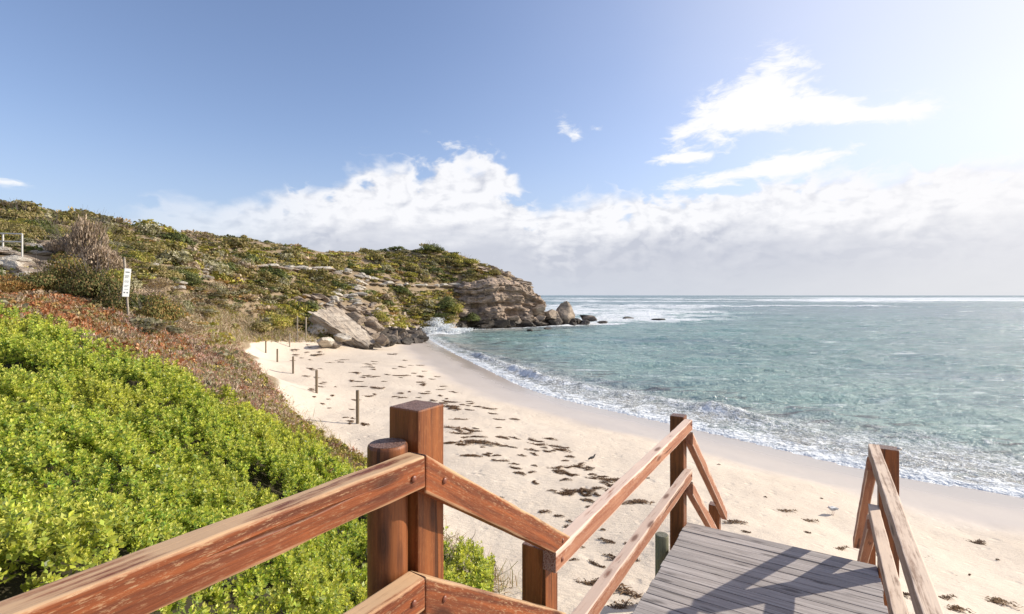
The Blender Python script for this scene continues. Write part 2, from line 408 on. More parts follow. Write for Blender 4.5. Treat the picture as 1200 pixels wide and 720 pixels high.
# floating weed band in the shallows
wd = g.noise(g.vm('MULTIPLY', flat, (.35, 1.1, 1.)), 1.1, 5., .62)
wband = g.mul(g.ss(sd, 3.6, 5.2), g.ss(sd, 10., 7.0))
weed = g.mul(g.ss(wd, .52, .60), wband)
c0 = g.mix(g.mul(weed, .8), c0, (.07, .06, .065, 1))
# foam
wf = g.lin(Y_, 26., 52., 1., .28)
sdf = g.m('DIVIDE', sd, wf)
wrp = g.vm('ADD', flat, g.vm('SCALE', g.noise(flat, .7, 3., .55, col=True), sc=2.2))
def fil(v, sc, w, det=4.): return g.ss(g.m('ABSOLUTE', g.sub(g.noise(v, sc, det, .55), .5)), w, w * .15)
lace = g.mx(fil(wrp, .75, .030, 5.), g.mx(g.mul(fil(g.vm('ADD', wrp, (7., 3., 0)), 1.6, .040), .85), g.mul(fil(g.vm('ADD', wrp, (17., 9., 0)), 3.2, .05), .6)))
fn = g.noise(flat, 1.2, 5., .62); fw = g.noise(flat, .35, 3., .6)
cov = g.add(g.ss(sdf, 8.5, .5), g.mul(g.sub(fw, .5), 1.5))
foamA = g.mul(lace, g.ss(cov, .15, .7))
foamB = g.mul(g.ss(g.add(g.ss(sdf, 3.2, .1), g.mul(g.sub(g.noise(wrp, 1.5, 6., .65), .5), 2.6)), .64, .90), .95)
foamE = g.ss(g.add(sdf, g.mul(g.sub(fn, .5), .9)), .65, .15)
foamC = g.ss(g.add(crest, g.mul(g.sub(g.noise(wrp, 1.3, 6., .66), .5), 2.4)), .52, .80)
# streaks drifting in the bay
st = g.noise(g.vm('MULTIPLY', flat, (.22, 1., 1.)), .8, 6., .7)
foamS = g.mul(g.mul(g.ss(st, .56, .68), .5), g.mul(g.ss(sd, 2., 8.), g.ss(dist, 260., 60.)))
# whitecaps and reef breakers further out
capn = g.noise(g.vm('MULTIPLY', flat, (.22, 1.2, 1.)), .35, 7., .72)
caps = g.mul(g.ss(capn, .61, .67), .8)
rfn = g.noise(g.vm('ADD', g.vm('MULTIPLY', flat, (.4, .9, 1.)), g.vm('SCALE', g.noise(flat, .06, 3., .5, col=True), sc=8.)), .11, 9., .8)
az_ = g.m('DIVIDE', X_, g.mx(Y_, 1.))
reefL = g.mul(g.mul(g.ss(Y_, 92., 112.), g.ss(Y_, 420., 260.)), g.mul(g.ss(az_, .02, .08), g.ss(az_, .62, .25)))
foamR = g.mul(g.ss(g.add(rfn, g.mul(reefL, .14)), .57, .65), reefL)
rf2 = g.noise(g.vm('MULTIPLY', flat, (.12, .6, 1.)), .03, 7., .7)
reefF = g.mul(g.ss(Y_, 330., 450.), g.ss(Y_, 1500., 900.))
foamF = g.mul(g.ss(g.add(rf2, g.ss(az_, .3, .7, 0., .06)), .505, .56), reefF)
rockf = g.attr('rockfoam')
foamK = g.ss(g.add(rockf, g.mul(g.sub(fn, .5), 1.2)), .35, .7)
foam = foamA
for x in (foamB, foamE, foamC, foamS, caps, foamR, foamF, foamK): foam = g.mx(foam, x)
foam = g.m('MULTIPLY', foam, 1., clamp=True)
cw = g.mix(foam, c0, (.80, .82, .82, 1))
w1 = g.noise(g.vm('MULTIPLY', flat, (.6, 1., 1.)), 1.6, 5., .6); w2 = g.noise(flat, 6., 4., .6)
w3 = g.noise(g.vm('MULTIPLY', flat, (.5, 1., 1.)), .25, 4., .6)
hgt = g.add(g.add(g.mul(w1, .55), g.mul(w2, .12)), g.mul(w3, g.lin(dist, 30, 500, .5, 3.5)))
hgt = g.add(hgt, g.mul(foam, .05))
b = g.pbsdf(cw, g.mix(foam, g.lin(dist, 20., 400., .16, .30), (.75, .75, .75, 1)), g.bump(hgt, 1., 1.), .5)
b.inputs['IOR'].default_value = 1.333
g.out(b.outputs[0])

def foliage(name, trans=.3, rough=.5, spec=.3):
    m, g = newmat(name)
    c = g.attr('leafcol', 'Color')
    p = g.pbsdf(c, rough, None, spec)
    t = g.n('ShaderNodeBsdfTranslucent'); g.put(t.inputs[0], g.mix(1., c, (1.25, 1.3, .7, 1), 'MULTIPLY'))
    x = g.n('ShaderNodeMixShader'); x.inputs[0].default_value = trans
    g.t.links.new(p.outputs[0], x.inputs[1]); g.t.links.new(t.outputs[0], x.inputs[2]); g.out(x.outputs[0])
    return m
m_leaf = foliage('succulent_leaf', .32, .42, .4)
m_scrub = foliage('scrub_leaf', .22, .7, .2)

def rockmat(name, light, mid, dark, strata=False):
    m, g = newmat(name)
    pos = g.n('ShaderNodeNewGeometry').outputs['Position']
    oc = g.n('ShaderNodeTexCoord').outputs['Object'] if not strata else pos
    z = g.sep(pos)[2]
    a = g.noise(oc, .8, 8., .65); b_ = g.noise(oc, 3.5, 8., .7); c = g.noise(g.vm('MULTIPLY', pos, (.25, .25, 3.)), 1.2, 6., .65)
    col = g.mix(g.ss(a, .35, .65), mid, light)
    col = g.mix(g.ss(c, .50, .66, 0, .7), col, dark)
    col = g.mix(g.ss(b_, .52, .70, 0, .65), col, tuple(v * .55 for v in mid[:3]) + (1,))
    tide = g.ss(g.add(z, g.mul(g.sub(b_, .5), 1.6)), SEA + 1.7, SEA + .7)
    col = g.mix(g.mul(tide, .85), col, (.052, .042, .032, 1))
    cr = g.vor(g.vm('ADD', oc, g.vm('SCALE', g.noise(oc, 2., 3., .5, col=True), sc=.6)), 1.1)
    crk = g.ss(cr, .05, .0)
    col = g.mix(g.mul(crk, .22), col, tuple(v * .3 for v in mid[:3]) + (1,))
    h = g.add(g.add(g.mul(b_, .5), g.mul(g.noise(oc, 12., 6., .7), .25)), g.mul(crk, -.12))
    p = g.pbsdf(col, g.lin(tide, 0, 1, .92, .5), g.bump(h, .9, .22), .3); g.out(p.outputs[0])
    return m
m_rock = rockmat('limestone', (.45, .36, .27, 1), (.28, .215, .16, 1), (.13, .10, .08, 1))
m_cliff = rockmat('cliff_limestone', (.50, .375, .275, 1), (.27, .205, .155, 1), (.085, .07, .06, 1), True)
m_pale = rockmat('pale_limestone', (.66, .60, .50, 1), (.50, .43, .34, 1), (.30, .25, .2, 1))
m_rockp = rockmat('slab_limestone', (.58, .50, .40, 1), (.42, .34, .26, 1), (.22, .175, .14, 1))
m_wetrock = rockmat('dark_reef_rock', (.12, .095, .07, 1), (.075, .06, .045, 1), (.03, .026, .022, 1))

def woodmat(name, base, pale, dark, pale_amt, top_pale, rough=.55, spec=.4, edge=0., fleck=.6):
    m, g = newmat(name)
    oc = g.n('ShaderNodeTexCoord').outputs['Object']
    rnd = g.n('ShaderNodeObjectInfo').outputs['Random']
    v = g.vm('ADD', oc, g.com(g.mul(rnd, 37.), g.mul(rnd, 11.), g.mul(rnd, 5.)))
    z = g.sep(oc)[2]
    gr = g.noise(g.vm('MULTIPLY', v, (1.6, 38., 38.)), 1., 7., .65, .4)
    gr2 = g.noise(g.vm('MULTIPLY', v, (6., 120., 120.)), 1., 4., .7)
    bl = g.noise(g.vm('MULTIPLY', v, (2.5, 9., 9.)), 1., 5., .6)
    kn = g.vor(g.vm('MULTIPLY', v, (2.4, 9., 9.)), 1., 'F1'); knot = g.ss(kn, .21, .08)
    ring = g.mul(g.ss(kn, .3, .1), g.ss(g.m('SINE', g.mul(kn, 120.)), -.2, .8))
    col = g.mix(g.ss(gr, .3, .7), dark, base)
    w = g.add(g.mul(bl, .7), g.mul(gr, .55)); w = g.add(w, g.mul(z, top_pale))
    w = g.add(w, g.mul(g.ss(g.sep(g.n('ShaderNodeTexCoord').outputs['Normal'])[2], .6, .95), .08 if top_pale > 1 else 0.))
    col = g.mix(g.ss(w, 1.0 - pale_amt, 1.12 - pale_amt), col, pale)
    fk = g.noise(g.vm('MULTIPLY', v, (34., 190., 190.)), 1., 6., .8)
    fz = g.ss(g.add(bl, g.mul(z, 3.)), .35, .7, .3, 1.)
    col = g.mix(g.mul(g.ss(fk, .53, .62, 0., fleck), fz), col, pale)
    yz = g.add(g.m('ABSOLUTE', g.sep(oc)[1]), g.m('ABSOLUTE', z))
    edg = g.ss(g.add(yz, g.mul(g.sub(bl, .5), .010)), .0745, .0805)
    col = g.mix(g.mul(edg, edge), col, tuple(min(.8, c * 1.25) for c in pale[:3]) + (1,))
    crk = g.ss(gr2, .62, .72); cr1 = g.ss(g.noise(g.vm('MULTIPLY', v, (.7, 22., 22.)), 1., 3., .5), .66, .69)
    col = g.mix(g.mul(g.mx(g.mul(crk, .6), g.mul(cr1, .85)), .9), col, tuple(x * .3 for x in dark[:3]) + (1,))
    col = g.mix(g.mul(knot, .75), col, tuple(x * .35 for x in dark[:3]) + (1,)); col = g.mix(g.mul(ring, .4), col, dark)
    on = g.m('ABSOLUTE', g.sep(g.n('ShaderNodeTexCoord').outputs['Normal'])[0])
    eg = g.noise(v, 240., 3., .6); endc = g.mix(g.ss(eg, .4, .6), tuple(x * .6 for x in dark[:3]) + (1,), tuple(.55 * a_ + .12 for a_ in base[:3]) + (1,))
    col = g.mix(g.ss(on, .8, .95), col, endc)
    var = g.lin(rnd, 0, 1, .86, 1.12); col = g.mix(1., col, g.com(var, var, var), 'MULTIPLY')
    h = g.sub(g.add(g.mul(gr, .5), g.mul(gr2, .3)), g.mul(cr1, .8)); h = g.add(h, g.mul(g.mul(eg, g.ss(on, .8, .95)), 1.5))
    p = g.pbsdf(col, g.lin(gr, .2, .8, rough - .1, rough + .25), g.bump(h, .9, .004), spec); g.out(p.outputs[0])
    return m
m_red = woodmat('red_stained_timber', (.38, .102, .026, 1), (.56, .36, .20, 1), (.13, .036, .015, 1), .10, 6.5, .5, .4, .5, .75)
m_redpost = woodmat('red_stained_post', (.31, .100, .026, 1), (.48, .22, .08, 1), (.13, .038, .012, 1), -.1, 0., .42, .45, 0., .3)
m_fade = woodmat('faded_timber', (.42, .20, .115, 1), (.62, .46, .36, 1), (.26, .095, .05, 1), .24, 5.0, .7, .3, .85, .75)
m_grey = woodmat('weathered_pale_timber', (.45, .32, .24, 1), (.62, .48, .36, 1), (.25, .16, .105, 1), .22, 3.5, .75, .3, .5, .7)
m_deck = woodmat('silvered_deck_timber', (.47, .42, .385, 1), (.60, .55, .51, 1), (.25, .215, .195, 1), .20, 0., .75, .3, 0., .4)
m_green = woodmat('treated_pine', (.25, .24, .15, 1), (.38, .36, .26, 1), (.14, .13, .08, 1), .05, 0., .7, .3)
m_palepole = woodmat('pale_beach_pole', (.42, .37, .29, 1), (.52, .47, .38, 1), (.25, .21, .16, 1), .05, 0., .8, .2)
m_pole = woodmat('old_beach_pole', (.24, .19, .13, 1), (.38, .32, .24, 1), (.12, .09, .06, 1), .05, 0., .8, .2)

def flatmat(name, col, rough=.5, metal=0.):
    m, g = newmat(name); p = g.pbsdf(col, rough)
    n = g.noise(g.n('ShaderNodeTexCoord').outputs['Object'], 30., 4.)
    g.put(p.inputs['Base Color'], g.mix(g.ss(n, .4, .7, 0, .3), col, tuple(c * .7 for c in col[:3]) + (1,)))
    p.inputs['Metallic'].default_value = metal; g.out(p.outputs[0]); return m
m_metal = flatmat('galvanised_metal', (.62, .60, .55, 1), .5, .35)
m_bolt = flatmat('painted_bolt', (.22, .07, .035, 1), .4)
m_sign = flatmat('sign_white', (.74, .76, .74, 1), .5)
m_ink = flatmat('sign_ink', (.10, .12, .13, 1), .6)
m_weed = flatmat('dried_seaweed', (.15, .078, .036, 1), .8)
m_weedl = flatmat('tan_seaweed', (.27, .145, .05, 1), .75)
m_dark = flatmat('dark_feathers', (.05, .045, .042, 1), .6)
m_gull = flatmat('grey_feathers', (.42, .43, .45, 1), .6)
m_wing = flatmat('slate_feathers', (.22, .23, .25, 1), .6)
m_white = flatmat('white_feathers', (.75, .75, .75, 1), .6)
m_legs = flatmat('bird_leg', (.35, .10, .05, 1), .5)

# ------------------------------------------------------------------ terrain sheet
th = np.concatenate([np.arange(-180, -54, 3.), np.arange(-54, 54, .25), np.arange(54, 181, 3.)]) * math.pi / 180
th = th[:-1] if abs(th[-1] - math.pi) < 1e-6 else th
rr = np.concatenate([[.3, .7], np.geomspace(1.1, 130, 340), np.geomspace(135, 700, 25)])
TT, RR = np.meshgrid(th, rr)
GX, GY = RR * np.sin(TT), RR * np.cos(TT)
GH, GSD, GSA = land(GX, GY, True)
GH = np.where(RR > 250, GH - (RR - 250) * .02, GH)
EP = [hit(px, py + 9) for px, py in ((-60, 360), (0, 374), (100, 397), (160, 424), (200, 443), (260, 475), (330, 506), (400, 545), (428, 562))]
EX = [-16, EP[0].x - 1] + [v.x for v in EP[1:]]; EYs = [EP[0].y, EP[0].y] + [v.y for v in EP[1:]]
o_ = np.argsort(EX); EX = list(np.array(EX)[o_]) + [-2.4, -1.4, -.7, -.35]; EYs = list(np.array(EYs)[o_]) + [9.4, 7.9, 7.4, 7.2]
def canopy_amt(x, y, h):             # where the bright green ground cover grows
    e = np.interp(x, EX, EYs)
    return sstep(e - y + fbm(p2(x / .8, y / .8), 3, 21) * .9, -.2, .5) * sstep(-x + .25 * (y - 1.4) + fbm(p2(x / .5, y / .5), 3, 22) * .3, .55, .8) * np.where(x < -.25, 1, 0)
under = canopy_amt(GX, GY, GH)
nt, nr = len(th), len(rr)
idx = np.arange(nt * nr).reshape(nr, nt)
a = idx[:-1, :]; b2 = idx[1:, :]
q = np.stack([a, b2, np.roll(b2, -1, 1), np.roll(a, -1, 1)], -1).reshape(-1, 4)
me = mesh_np('ground', np.stack([GX, GY, GH], -1).reshape(-1, 3), q, m_ground, True,
             {'sand': GSA.ravel(), 'shore': GSD.ravel(), 'under': under.ravel()})
link('ground', me, kind='structure')

# ------------------------------------------------------------------ sea sheet with real swell near the shore
th2 = np.arange(-58, 100, .26) * math.pi / 180
r2 = np.concatenate([np.geomspace(7, 160, 450), np.geomspace(163, 1200, 110), np.geomspace(1300, 9000, 12)])
T2, R2 = np.meshgrid(th2, r2); SX, SY = R2 * np.sin(T2), R2 * np.cos(T2)
SSD = sdist(SX, SY)
amp = sstep(SSD, 2, 12) * (1 - sstep(R2, 900, 1200))
fine = 1 - sstep(R2, 40, 130)
SZ = SEA + .012 + amp * (fbm(p2(SX / 5.5, SY / 2.2), 4, 31) * .36 + fbm(p2(SX / 1.6, SY / .9), 4, 32) * .10 * fine + fbm(p2(SX / 22, SY / 9), 2, 33) * .22)
wob = fbm(p2(SX / 5, SY / 5), 4, 41, .6) * 1.6
WF = np.interp(SY, [26, 52], [1, .3])
ridge = lambda c, w_: np.exp(-((SSD + wob * WF - c * WF) / (w_ * np.maximum(WF, .5))) ** 2)
along = sstep(SY, 19, 25) * (1 - sstep(SY, 44, 54))
lump = 1 + .9 * fbm(p2(SX / .7, SY / .7), 5, 42, .7)
SZ += ridge(3.0, .75) * (.08 + .30 * along) * lump * (.45 + .55 * sstep(fbm(p2(SX / 4.5, SY / 4.5), 3, 46), -.35, .35))
SZ += ridge(6.5, 1.2) * .14 * lump
SZ += sstep(SSD, -.2, .5) * (1 - sstep(SSD, 1.5, 4)) * .03 * (1 + fbm(p2(SX / .5, SY / .5), 3, 44))
crest_a = ridge(2.5, .8) * (.25 + .6 * along) * (.6 + .4 * sstep(fbm(p2(SX / 4.5, SY / 4.5), 3, 46), -.35, .35)) + .35 * ridge(6.2, .8) * sstep(-SY, -45, -25)
# reef breakers
for (X0, X1, Y0, amp_) in ((8, 90, 150, .8), (60, 200, 240, 1.), (150, 700, 520, 2.)):
    ww = np.exp(-((SY + fbm(p2(SX / 30, SY / 30), 2, 50) * 9 - Y0) / (3 + Y0 * .02)) ** 2) * sstep(SX, X0, X0 + 15) * (1 - sstep(SX, X1 - 30, X1))
    SZ += ww * amp_ * (.6 + .4 * fbm(p2(SX / 8, SY / 8), 3, 51)); crest_a = np.maximum(crest_a, ww)
SZ = np.where(SSD < 0, SEA - .03 + SSD * .02, SZ)
rk = segdist(SX, SY, np.array([(-12.4, 76), (-10.7, 78.7), (-5.6, 82.0), (0, 84.7), (5.2, 89.0), (9, 92), (13, 95), (17, 96), (17.5, 101), (10.5, 104)]))
rockf = (1 - sstep(rk, .6, 3.4)) * .95
for a0, b0 in ((18.5, 98.), (27, 118), (38, 112)): rockf = np.maximum(rockf, 1 - sstep(np.hypot(SX - a0, SY - b0), 2, 6))
spl = np.hypot((SX + 11.2), (SY - 74.8)); rockf = np.maximum(rockf, 1.1 * (1 - sstep(spl, 2.2, 5.5)))
SZ += (1 - sstep(spl, .3, 2.4)) * .35 * (1.5 + fbm(p2(SX / .6, SY / .6), 4, 60) * 1.2) * np.where(SSD > -.5, 1, 0)
keep = (SSD > -2.5)
idx = np.arange(SX.size).reshape(SX.shape)
q = np.stack([idx[:-1, :-1], idx[1:, :-1], idx[1:, 1:], idx[:-1, 1:]], -1)
kf = keep[:-1, :-1] & keep[1:, :-1] & keep[1:, 1:] & keep[:-1, 1:]
q = q[kf]
used, inv = np.unique(q, return_inverse=True)
me = mesh_np('sea', np.stack([SX, SY, SZ], -1).reshape(-1, 3)[used], inv.reshape(-1, 4)[:, ::1], m_sea, True,
             {'shore': SSD.ravel()[used], 'crest': crest_a.ravel()[used], 'rockfoam': rockf.ravel()[used]})
link('sea', me, kind='structure')

# ------------------------------------------------------------------ headland cliff: weathered horizontal strata
cu = np.concatenate([[0], np.cumsum(np.hypot(*np.diff(cl, axis=0).T))])
NU, NV = 520, 120
u = np.linspace(0, cu[-1], NU); bx = np.interp(u, cu, cl[:, 0]); by = np.interp(u, cu, cl[:, 1])
tx = np.gradient(bx); ty = np.gradient(by); tl = np.hypot(tx, ty); tx /= tl; ty /= tl
ox, oy = ty, -tx                     # outward (towards the water)
rngc = np.random.default_rng(5)
zt = np.linspace(SEA - .7, 2.4, NV)
ledges = np.array([(-6.4, 1.1), (-4.9, 1.3), (-4.1, .5), (-3.2, .9), (-2.3, .95), (-2.0, -.55), (-1.55, -.7), (-1.3, .35), (-.35, .45), (-.1, -.35), (.25, -.5), (.45, .4), (1.0, .55), (1.15, -.3), (1.45, -.35), (1.65, -.5), (2.4, -1.1)])
UU, ZZ = np.meshgrid(u, zt)
zz2 = ZZ + .9 * fbm(p2(UU / 7, ZZ * 0), 3, 71) + .25 * fbm(p2(UU / 1.6, ZZ / 1.5), 3, 72)
off = np.interp(zz2, ledges[:, 0], ledges[:, 1])
hsh = lambda a_, b_, k: _h(np.floor(a_), np.floor(b_), np.zeros_like(a_), k)
off = off * (.75 + .6 * fbm(p2(UU / 4, ZZ / 3), 2, 78))
wu = UU + .7 * fbm(p2(UU / 1.2, ZZ / 1.2), 3, 79); wz = zz2 + .25 * fbm(p2(UU / .8, ZZ / .8), 3, 80)
off = off + .8 * (hsh(wu / 2.6 + .5 * np.floor(wz / 1.3), wz / 1.3, 5) - .5) + .45 * (hsh(wu / 1.1, wz / .55, 6) - .5)
off = off - 1.9 * np.exp(-((UU - 13.5) / 1.9) ** 2 - ((ZZ + 3.2) / .9) ** 2) - 1.3 * np.exp(-((UU - 6) / 1.2) ** 2 - ((ZZ + 2.5) / 1.5) ** 2)
off = off + .95 * fbm(p2(UU / 3.2, ZZ / 1.8), 5, 73, .6) + .28 * fbm(p2(UU / .9, ZZ / .28), 4, 74) - .55 * np.maximum(0, vnoise(p2(UU / 1.7, ZZ / 3), 75)) - .1 * (ZZ + 2) * .6
BX = bx[None, :] + ox[None, :] * off; BY = by[None, :] + oy[None, :] * off
# roof rows running back under the hill
rows = [(BX, BY, ZZ)]
tX, tY, tZ = BX[-1], BY[-1], ZZ[-1]
for k, (s_, dzz) in enumerate(((.5, .05), (1.1, .12), (2.0, .2), (3.2, .05), (4.5, -.8))):
    nz = .15 * fbm(p2(u / 1.2, u * 0 + k), 3, 77)
    rows.append(((tX - ox * s_)[None], (tY - oy * s_)[None], (tZ + dzz + nz)[None]))
utip = u[np.argmax(bx)]
topv = -2.3 * np.exp(-((u - utip) / 5.5) ** 2) + .3 * np.exp(-((u - utip + 11) / 4) ** 2) + .75 * fbm(p2(u / 4.5, u * 0 + 3), 4, 88)
rows = [(a_, b_, c_ + topv[None] * sstep(c_, -4.8, 1.5)) for a_, b_, c_ in rows]
AX = np.vstack([r[0] for r in rows]); AY = np.vstack([r[1] for r in rows]); AZ = np.vstack([r[2] for r in rows])
idx = np.arange(AX.size).reshape(AX.shape)
q = np.stack([idx[:-1, :-1], idx[:-1, 1:], idx[1:, 1:], idx[1:, :-1]], -1).reshape(-1, 4)
me = mesh_np('cliff', np.stack([AX, AY, AZ], -1).reshape(-1, 3), q, m_cliff, True)
link('cliff', me, kind='structure')

# ------------------------------------------------------------------ spray where the swell hits the rocks
m_spray, g = newmat('white_spray')
pb = g.pbsdf((.86, .88, .88, 1), .8); tb = g.n('ShaderNodeBsdfTranslucent'); tb.inputs[0].default_value = (.85, .87, .88, 1)
xx = g.n('ShaderNodeMixShader'); xx.inputs[0].default_value = .4; g.t.links.new(pb.outputs[0], xx.inputs[1]); g.t.links.new(tb.outputs[0], xx.inputs[2]); g.out(xx.outputs[0])
rs = np.random.default_rng(8); n_s = 9000
jets = np.array([(-12.2, 75.5, 1.7, .5, .3), (-11.2, 74.8, 2.3, .6, .1), (-10.4, 74.2, 1.4, .7, .6), (-9.3, 74.6, .7, .9, .5), (-11.9, 73.2, 1.0, .8, .0), (-8.0, 76.5, .6, 1.2, .4)])
ji = rs.integers(0, len(jets), n_s); J = jets[ji]; t = rs.random(n_s) ** 1.5
pp = np.stack([J[:, 0] + rs.normal(size=n_s) * J[:, 3] * (.35 + .6 * t) + J[:, 4] * t * 1.5, J[:, 1] + rs.normal(size=n_s) * J[:, 3] * .6, SEA + t * J[:, 2]], -1)
an = unit_ = rs.normal(size=(n_s, 3)); an /= np.linalg.norm(an, axis=1)[:, None]; bn = np.cross(an, rs.normal(size=(n_s, 3))); bn /= np.linalg.norm(bn, axis=1)[:, None]
sz_ = (.14 - .09 * t) * rs.uniform(.5, 1.4, n_s)
Vs_ = np.stack([pp - an * sz_[:, None], pp + bn * sz_[:, None], pp + an * sz_[:, None], pp - bn * sz_[:, None]], 1).reshape(-1, 3)
link('spray', mesh_np('spray', Vs_, np.arange(n_s * 4).reshape(-1, 4), m_spray), kind='stuff', label='white spray of a wave breaking on the rocks', category='spray')

# ------------------------------------------------------------------ boulders
def boulder_mesh(name, seed, mat, cuts=16, flat=1., rough=.085):
    rg = np.random.default_rng(seed)
    bm = bmesh.new(); bmesh.ops.create_icosphere(bm, subdivisions=4, radius=1)
    v = np.array([x.co[:] for x in bm.verts]); v /= np.linalg.norm(v, axis=1)[:, None]
    nrm = rg.normal(size=(cuts, 3)); nrm /= np.linalg.norm(nrm, axis=1)[:, None]
    dd = rg.uniform(.48, .9, cuts)
    dots = v @ nrm.T; r = np.where(dots > .05, dd / np.maximum(dots, .05), 9).min(1); r = np.minimum(r, 1.15)
    r = r * (1 + rough * 1.6 * fbm(v * 2.2 + seed, 5, seed) + rough * .8 * np.abs(fbm(v * 7 + seed, 3, seed + 9)))
    v = v * r[:, None] * np.array([1, .8, .72 * flat])
    for x, c in zip(bm.verts, v): x.co = c
    me = bpy.data.meshes.new(name); bm.to_mesh(me); bm.free(); me.materials.append(mat)
    return me
BM = [boulder_mesh('boulder', 11 + k, m_rock, 13 + 2 * (k % 4)) for k in range(6)]
BP = [boulder_mesh('pale_boulder', 41 + k, m_pale, 12 + 3 * k) for k in range(3)]
BD = [boulder_mesh('reef_rock', 61 + k, m_wetrock, 15, .8, .09) for k in range(4)]
PT = boulder_mesh('pointed_rock', 97, m_rock, 18)
for v in PT.vertices:
    t = (v.co.z + .6) / 1.3; k_ = 1.2 - 1.0 * max(0, min(1.05, t)); v.co.x *= k_; v.co.y *= k_; v.co.x -= .12 * t
rng = random.Random(7)
def put_rock(name, me, loc, s, rot, label, cat='boulder', group=None):
    o = link(name, me, None, loc); o.scale = s if isinstance(s, tuple) else (s, s, s); o.rotation_euler = rot
    return tag(o, label, cat, group)
def rrot(): return (rng.uniform(-.5, .5), rng.uniform(-.5, .5), rng.uniform(0, 6.28))
def px_m(n, Y): return n * Y / F

# great fallen slab and its neighbours at the end of the beach
def slab_mesh():
    rg = np.random.default_rng(3)
    bm = bmesh.new(); bmesh.ops.create_cube(bm, size=2)
    bmesh.ops.subdivide_edges(bm, edges=bm.edges[:], cuts=22, use_grid_fill=True)
    v = np.array([x.co[:] for x in bm.verts])
    k = v.copy()
    k[:, 0] *= 1 - .25 * np.maximum(0, v[:, 1]) ** 2; k[:, 1] *= .9 - .25 * v[:, 0]
    n = fbm(k * 1.6, 5, 81)[:, None]; n3 = np.stack([fbm(k * 2.3 + 9, 4, 82), fbm(k * 2.3 + 20, 4, 83), fbm(k * 2.6 + 30, 4, 84)], -1)
    k = k * (1 + .12 * n) + n3 * np.array([.2, .2, .42]) + np.stack([fbm(k * 8, 3, 86), fbm(k * 8 + 5, 3, 87), fbm(k * 8 + 9, 3, 89)], -1) * np.array([.035, .06, .12])
    for x, c in zip(bm.verts, k): x.co = c
    me = bpy.data.meshes.new('fallen_slab'); bm.to_mesh(me); bm.free(); me.materials.append(m_rockp)
    return me
Y0 = 47.
def at(px, py, Y): return Vector(P(px, py, Y))
o = put_rock('rock_slab', slab_mesh(), at(406, 387, 47), (3.0, 1.35, .5), (R(14), R(33), R(-14)), 'huge pale slab of fallen rock leaning at the foot of the hill', 'rock slab')
put_rock('boulder', BP[0], at(375, 388, 46.5), (1.3, 1.1, 1.35), (.2, .1, .4), 'pale upright boulder wedged under the left end of the huge slab')
put_rock('boulder', BP[1], at(383, 401, 43), (1.25, 1.0, .75), (.1, .3, 1.2), 'low pinkish boulder on the sand in front of the huge slab')
put_rock('boulder', BP[2], at(402, 397, 44.5), (1.3, .9, .7), (.0, .2, 2.4), 'small pale boulder on the sand right of the low pinkish one')
for (px_, py_, Y_s, s_, l_) in ((436, 395, 48, .7, 'brown boulder touching the right foot of the huge slab'), (448, 399, 47, .8, 'low grey boulder right of the slab foot on the sand'), (418, 374, 51, .85, 'rough brown boulder above the middle of the huge slab'), (392, 404, 43.5, .55, 'small stone on the sand under the left half of the slab'), (440, 383, 51, .85, 'dark brown boulder between the slab and the overhanging rocks')):
    put_rock('boulder', BM[rng.randrange(6)], at(px_, py_, Y_s), (s_ * 1.4, s_, s_), rrot(), l_)
put_rock('boulder', BM[0], at(428, 388, 50), (1.3, 1.0, .8), (.3, .2, .3), 'grey boulder behind the right end of the huge slab')
cnt = 0
for k in range(112):                   # dark rubble between slab and water
    px = rng.triangular(425, 500, 480); lo_ = 408 - (px - 424) * .10; py = rng.uniform(lo_ - (15 if px > 440 else 9), lo_ + 1)
    h_ = hit(px, py)
    if h_ is None: continue
    s = rng.uniform(.35, .95)
    put_rock('boulder', (BM + BD + BD)[rng.randrange(14)], h_ + Vector((0, 0, s * rng.uniform(.1, .45))), (s * rng.uniform(.9, 1.5), s, s * rng.uniform(.8, 1.2)), rrot(),
             'grey brown boulder in the jumbled heap between the beach end and splashing water', 'boulder', 'boulders heaped at the end of the beach')
# headland base
for k in range(78):
    px = rng.uniform(505, 690); f_ = (px - 505) / 185
    top = 372 - 4 * math.sin(f_ * 9) if px < 610 else 366
    if px > 655: top = 372
    py = rng.uniform(top, 384 - 4 * f_)
    Y = 79 + 17 * f_ - (py - 378) * .25
    s = rng.uniform(.7, 1.7) * (1 if py > 372 else 1.15)
    me_ = BD[rng.randrange(4)] if py > 377 or rng.random() < .25 else BM[rng.randrange(6)]
    put_rock('boulder', me_, at(px, py, Y), (s * rng.uniform(.9, 1.4), s, s * rng.uniform(.7, 1.1)), rrot(),
             'dark weathered boulder piled along the waterline below the headland cliff', 'boulder', 'boulders along the foot of the headland')
put_rock('boulder', PT, at(663, 369, 95), (4.4, 3.4, 3.9), (.05, .05, .5), 'tall pointed brown rock standing off the tip of the headland')
put_rock('boulder', BM[4], at(645, 370, 93), (1.9, 1.6, 1.6), (.1, .2, 1.5), 'rounded tan boulder left of the tall pointed rock at the headland tip')
put_rock('boulder', BM[1], at(628, 364, 92), (2.2, 2.0, 1.6), (.3, .1, 2.5), 'brown boulder against the cliff end under the ledges')
put_rock('boulder', BD[1], at(688, 371.5, 98), (1.9, 1.4, 1.0), (.1, .1, .3), 'dark blocky rock at the seaward end of the headland rocks')
put_rock('boulder', BD[2], at(677, 376, 96), (2.4, 1.5, 1.1), (.1, .1, 1.3), 'dark low rock right below the tall pointed rock')
put_rock('boulder', BD[0], at(707, 378, 98), (1.5, 1.0, .6), (.0, .0, .3), 'flat black rock just off the headland tip, nearest of the sea rocks')
put_rock('boulder', BD[3], at(735, 373, 118), (2.0, 1.4, .8), (.0, .0, .9), 'black rock awash in the foam, middle of the sea rocks')
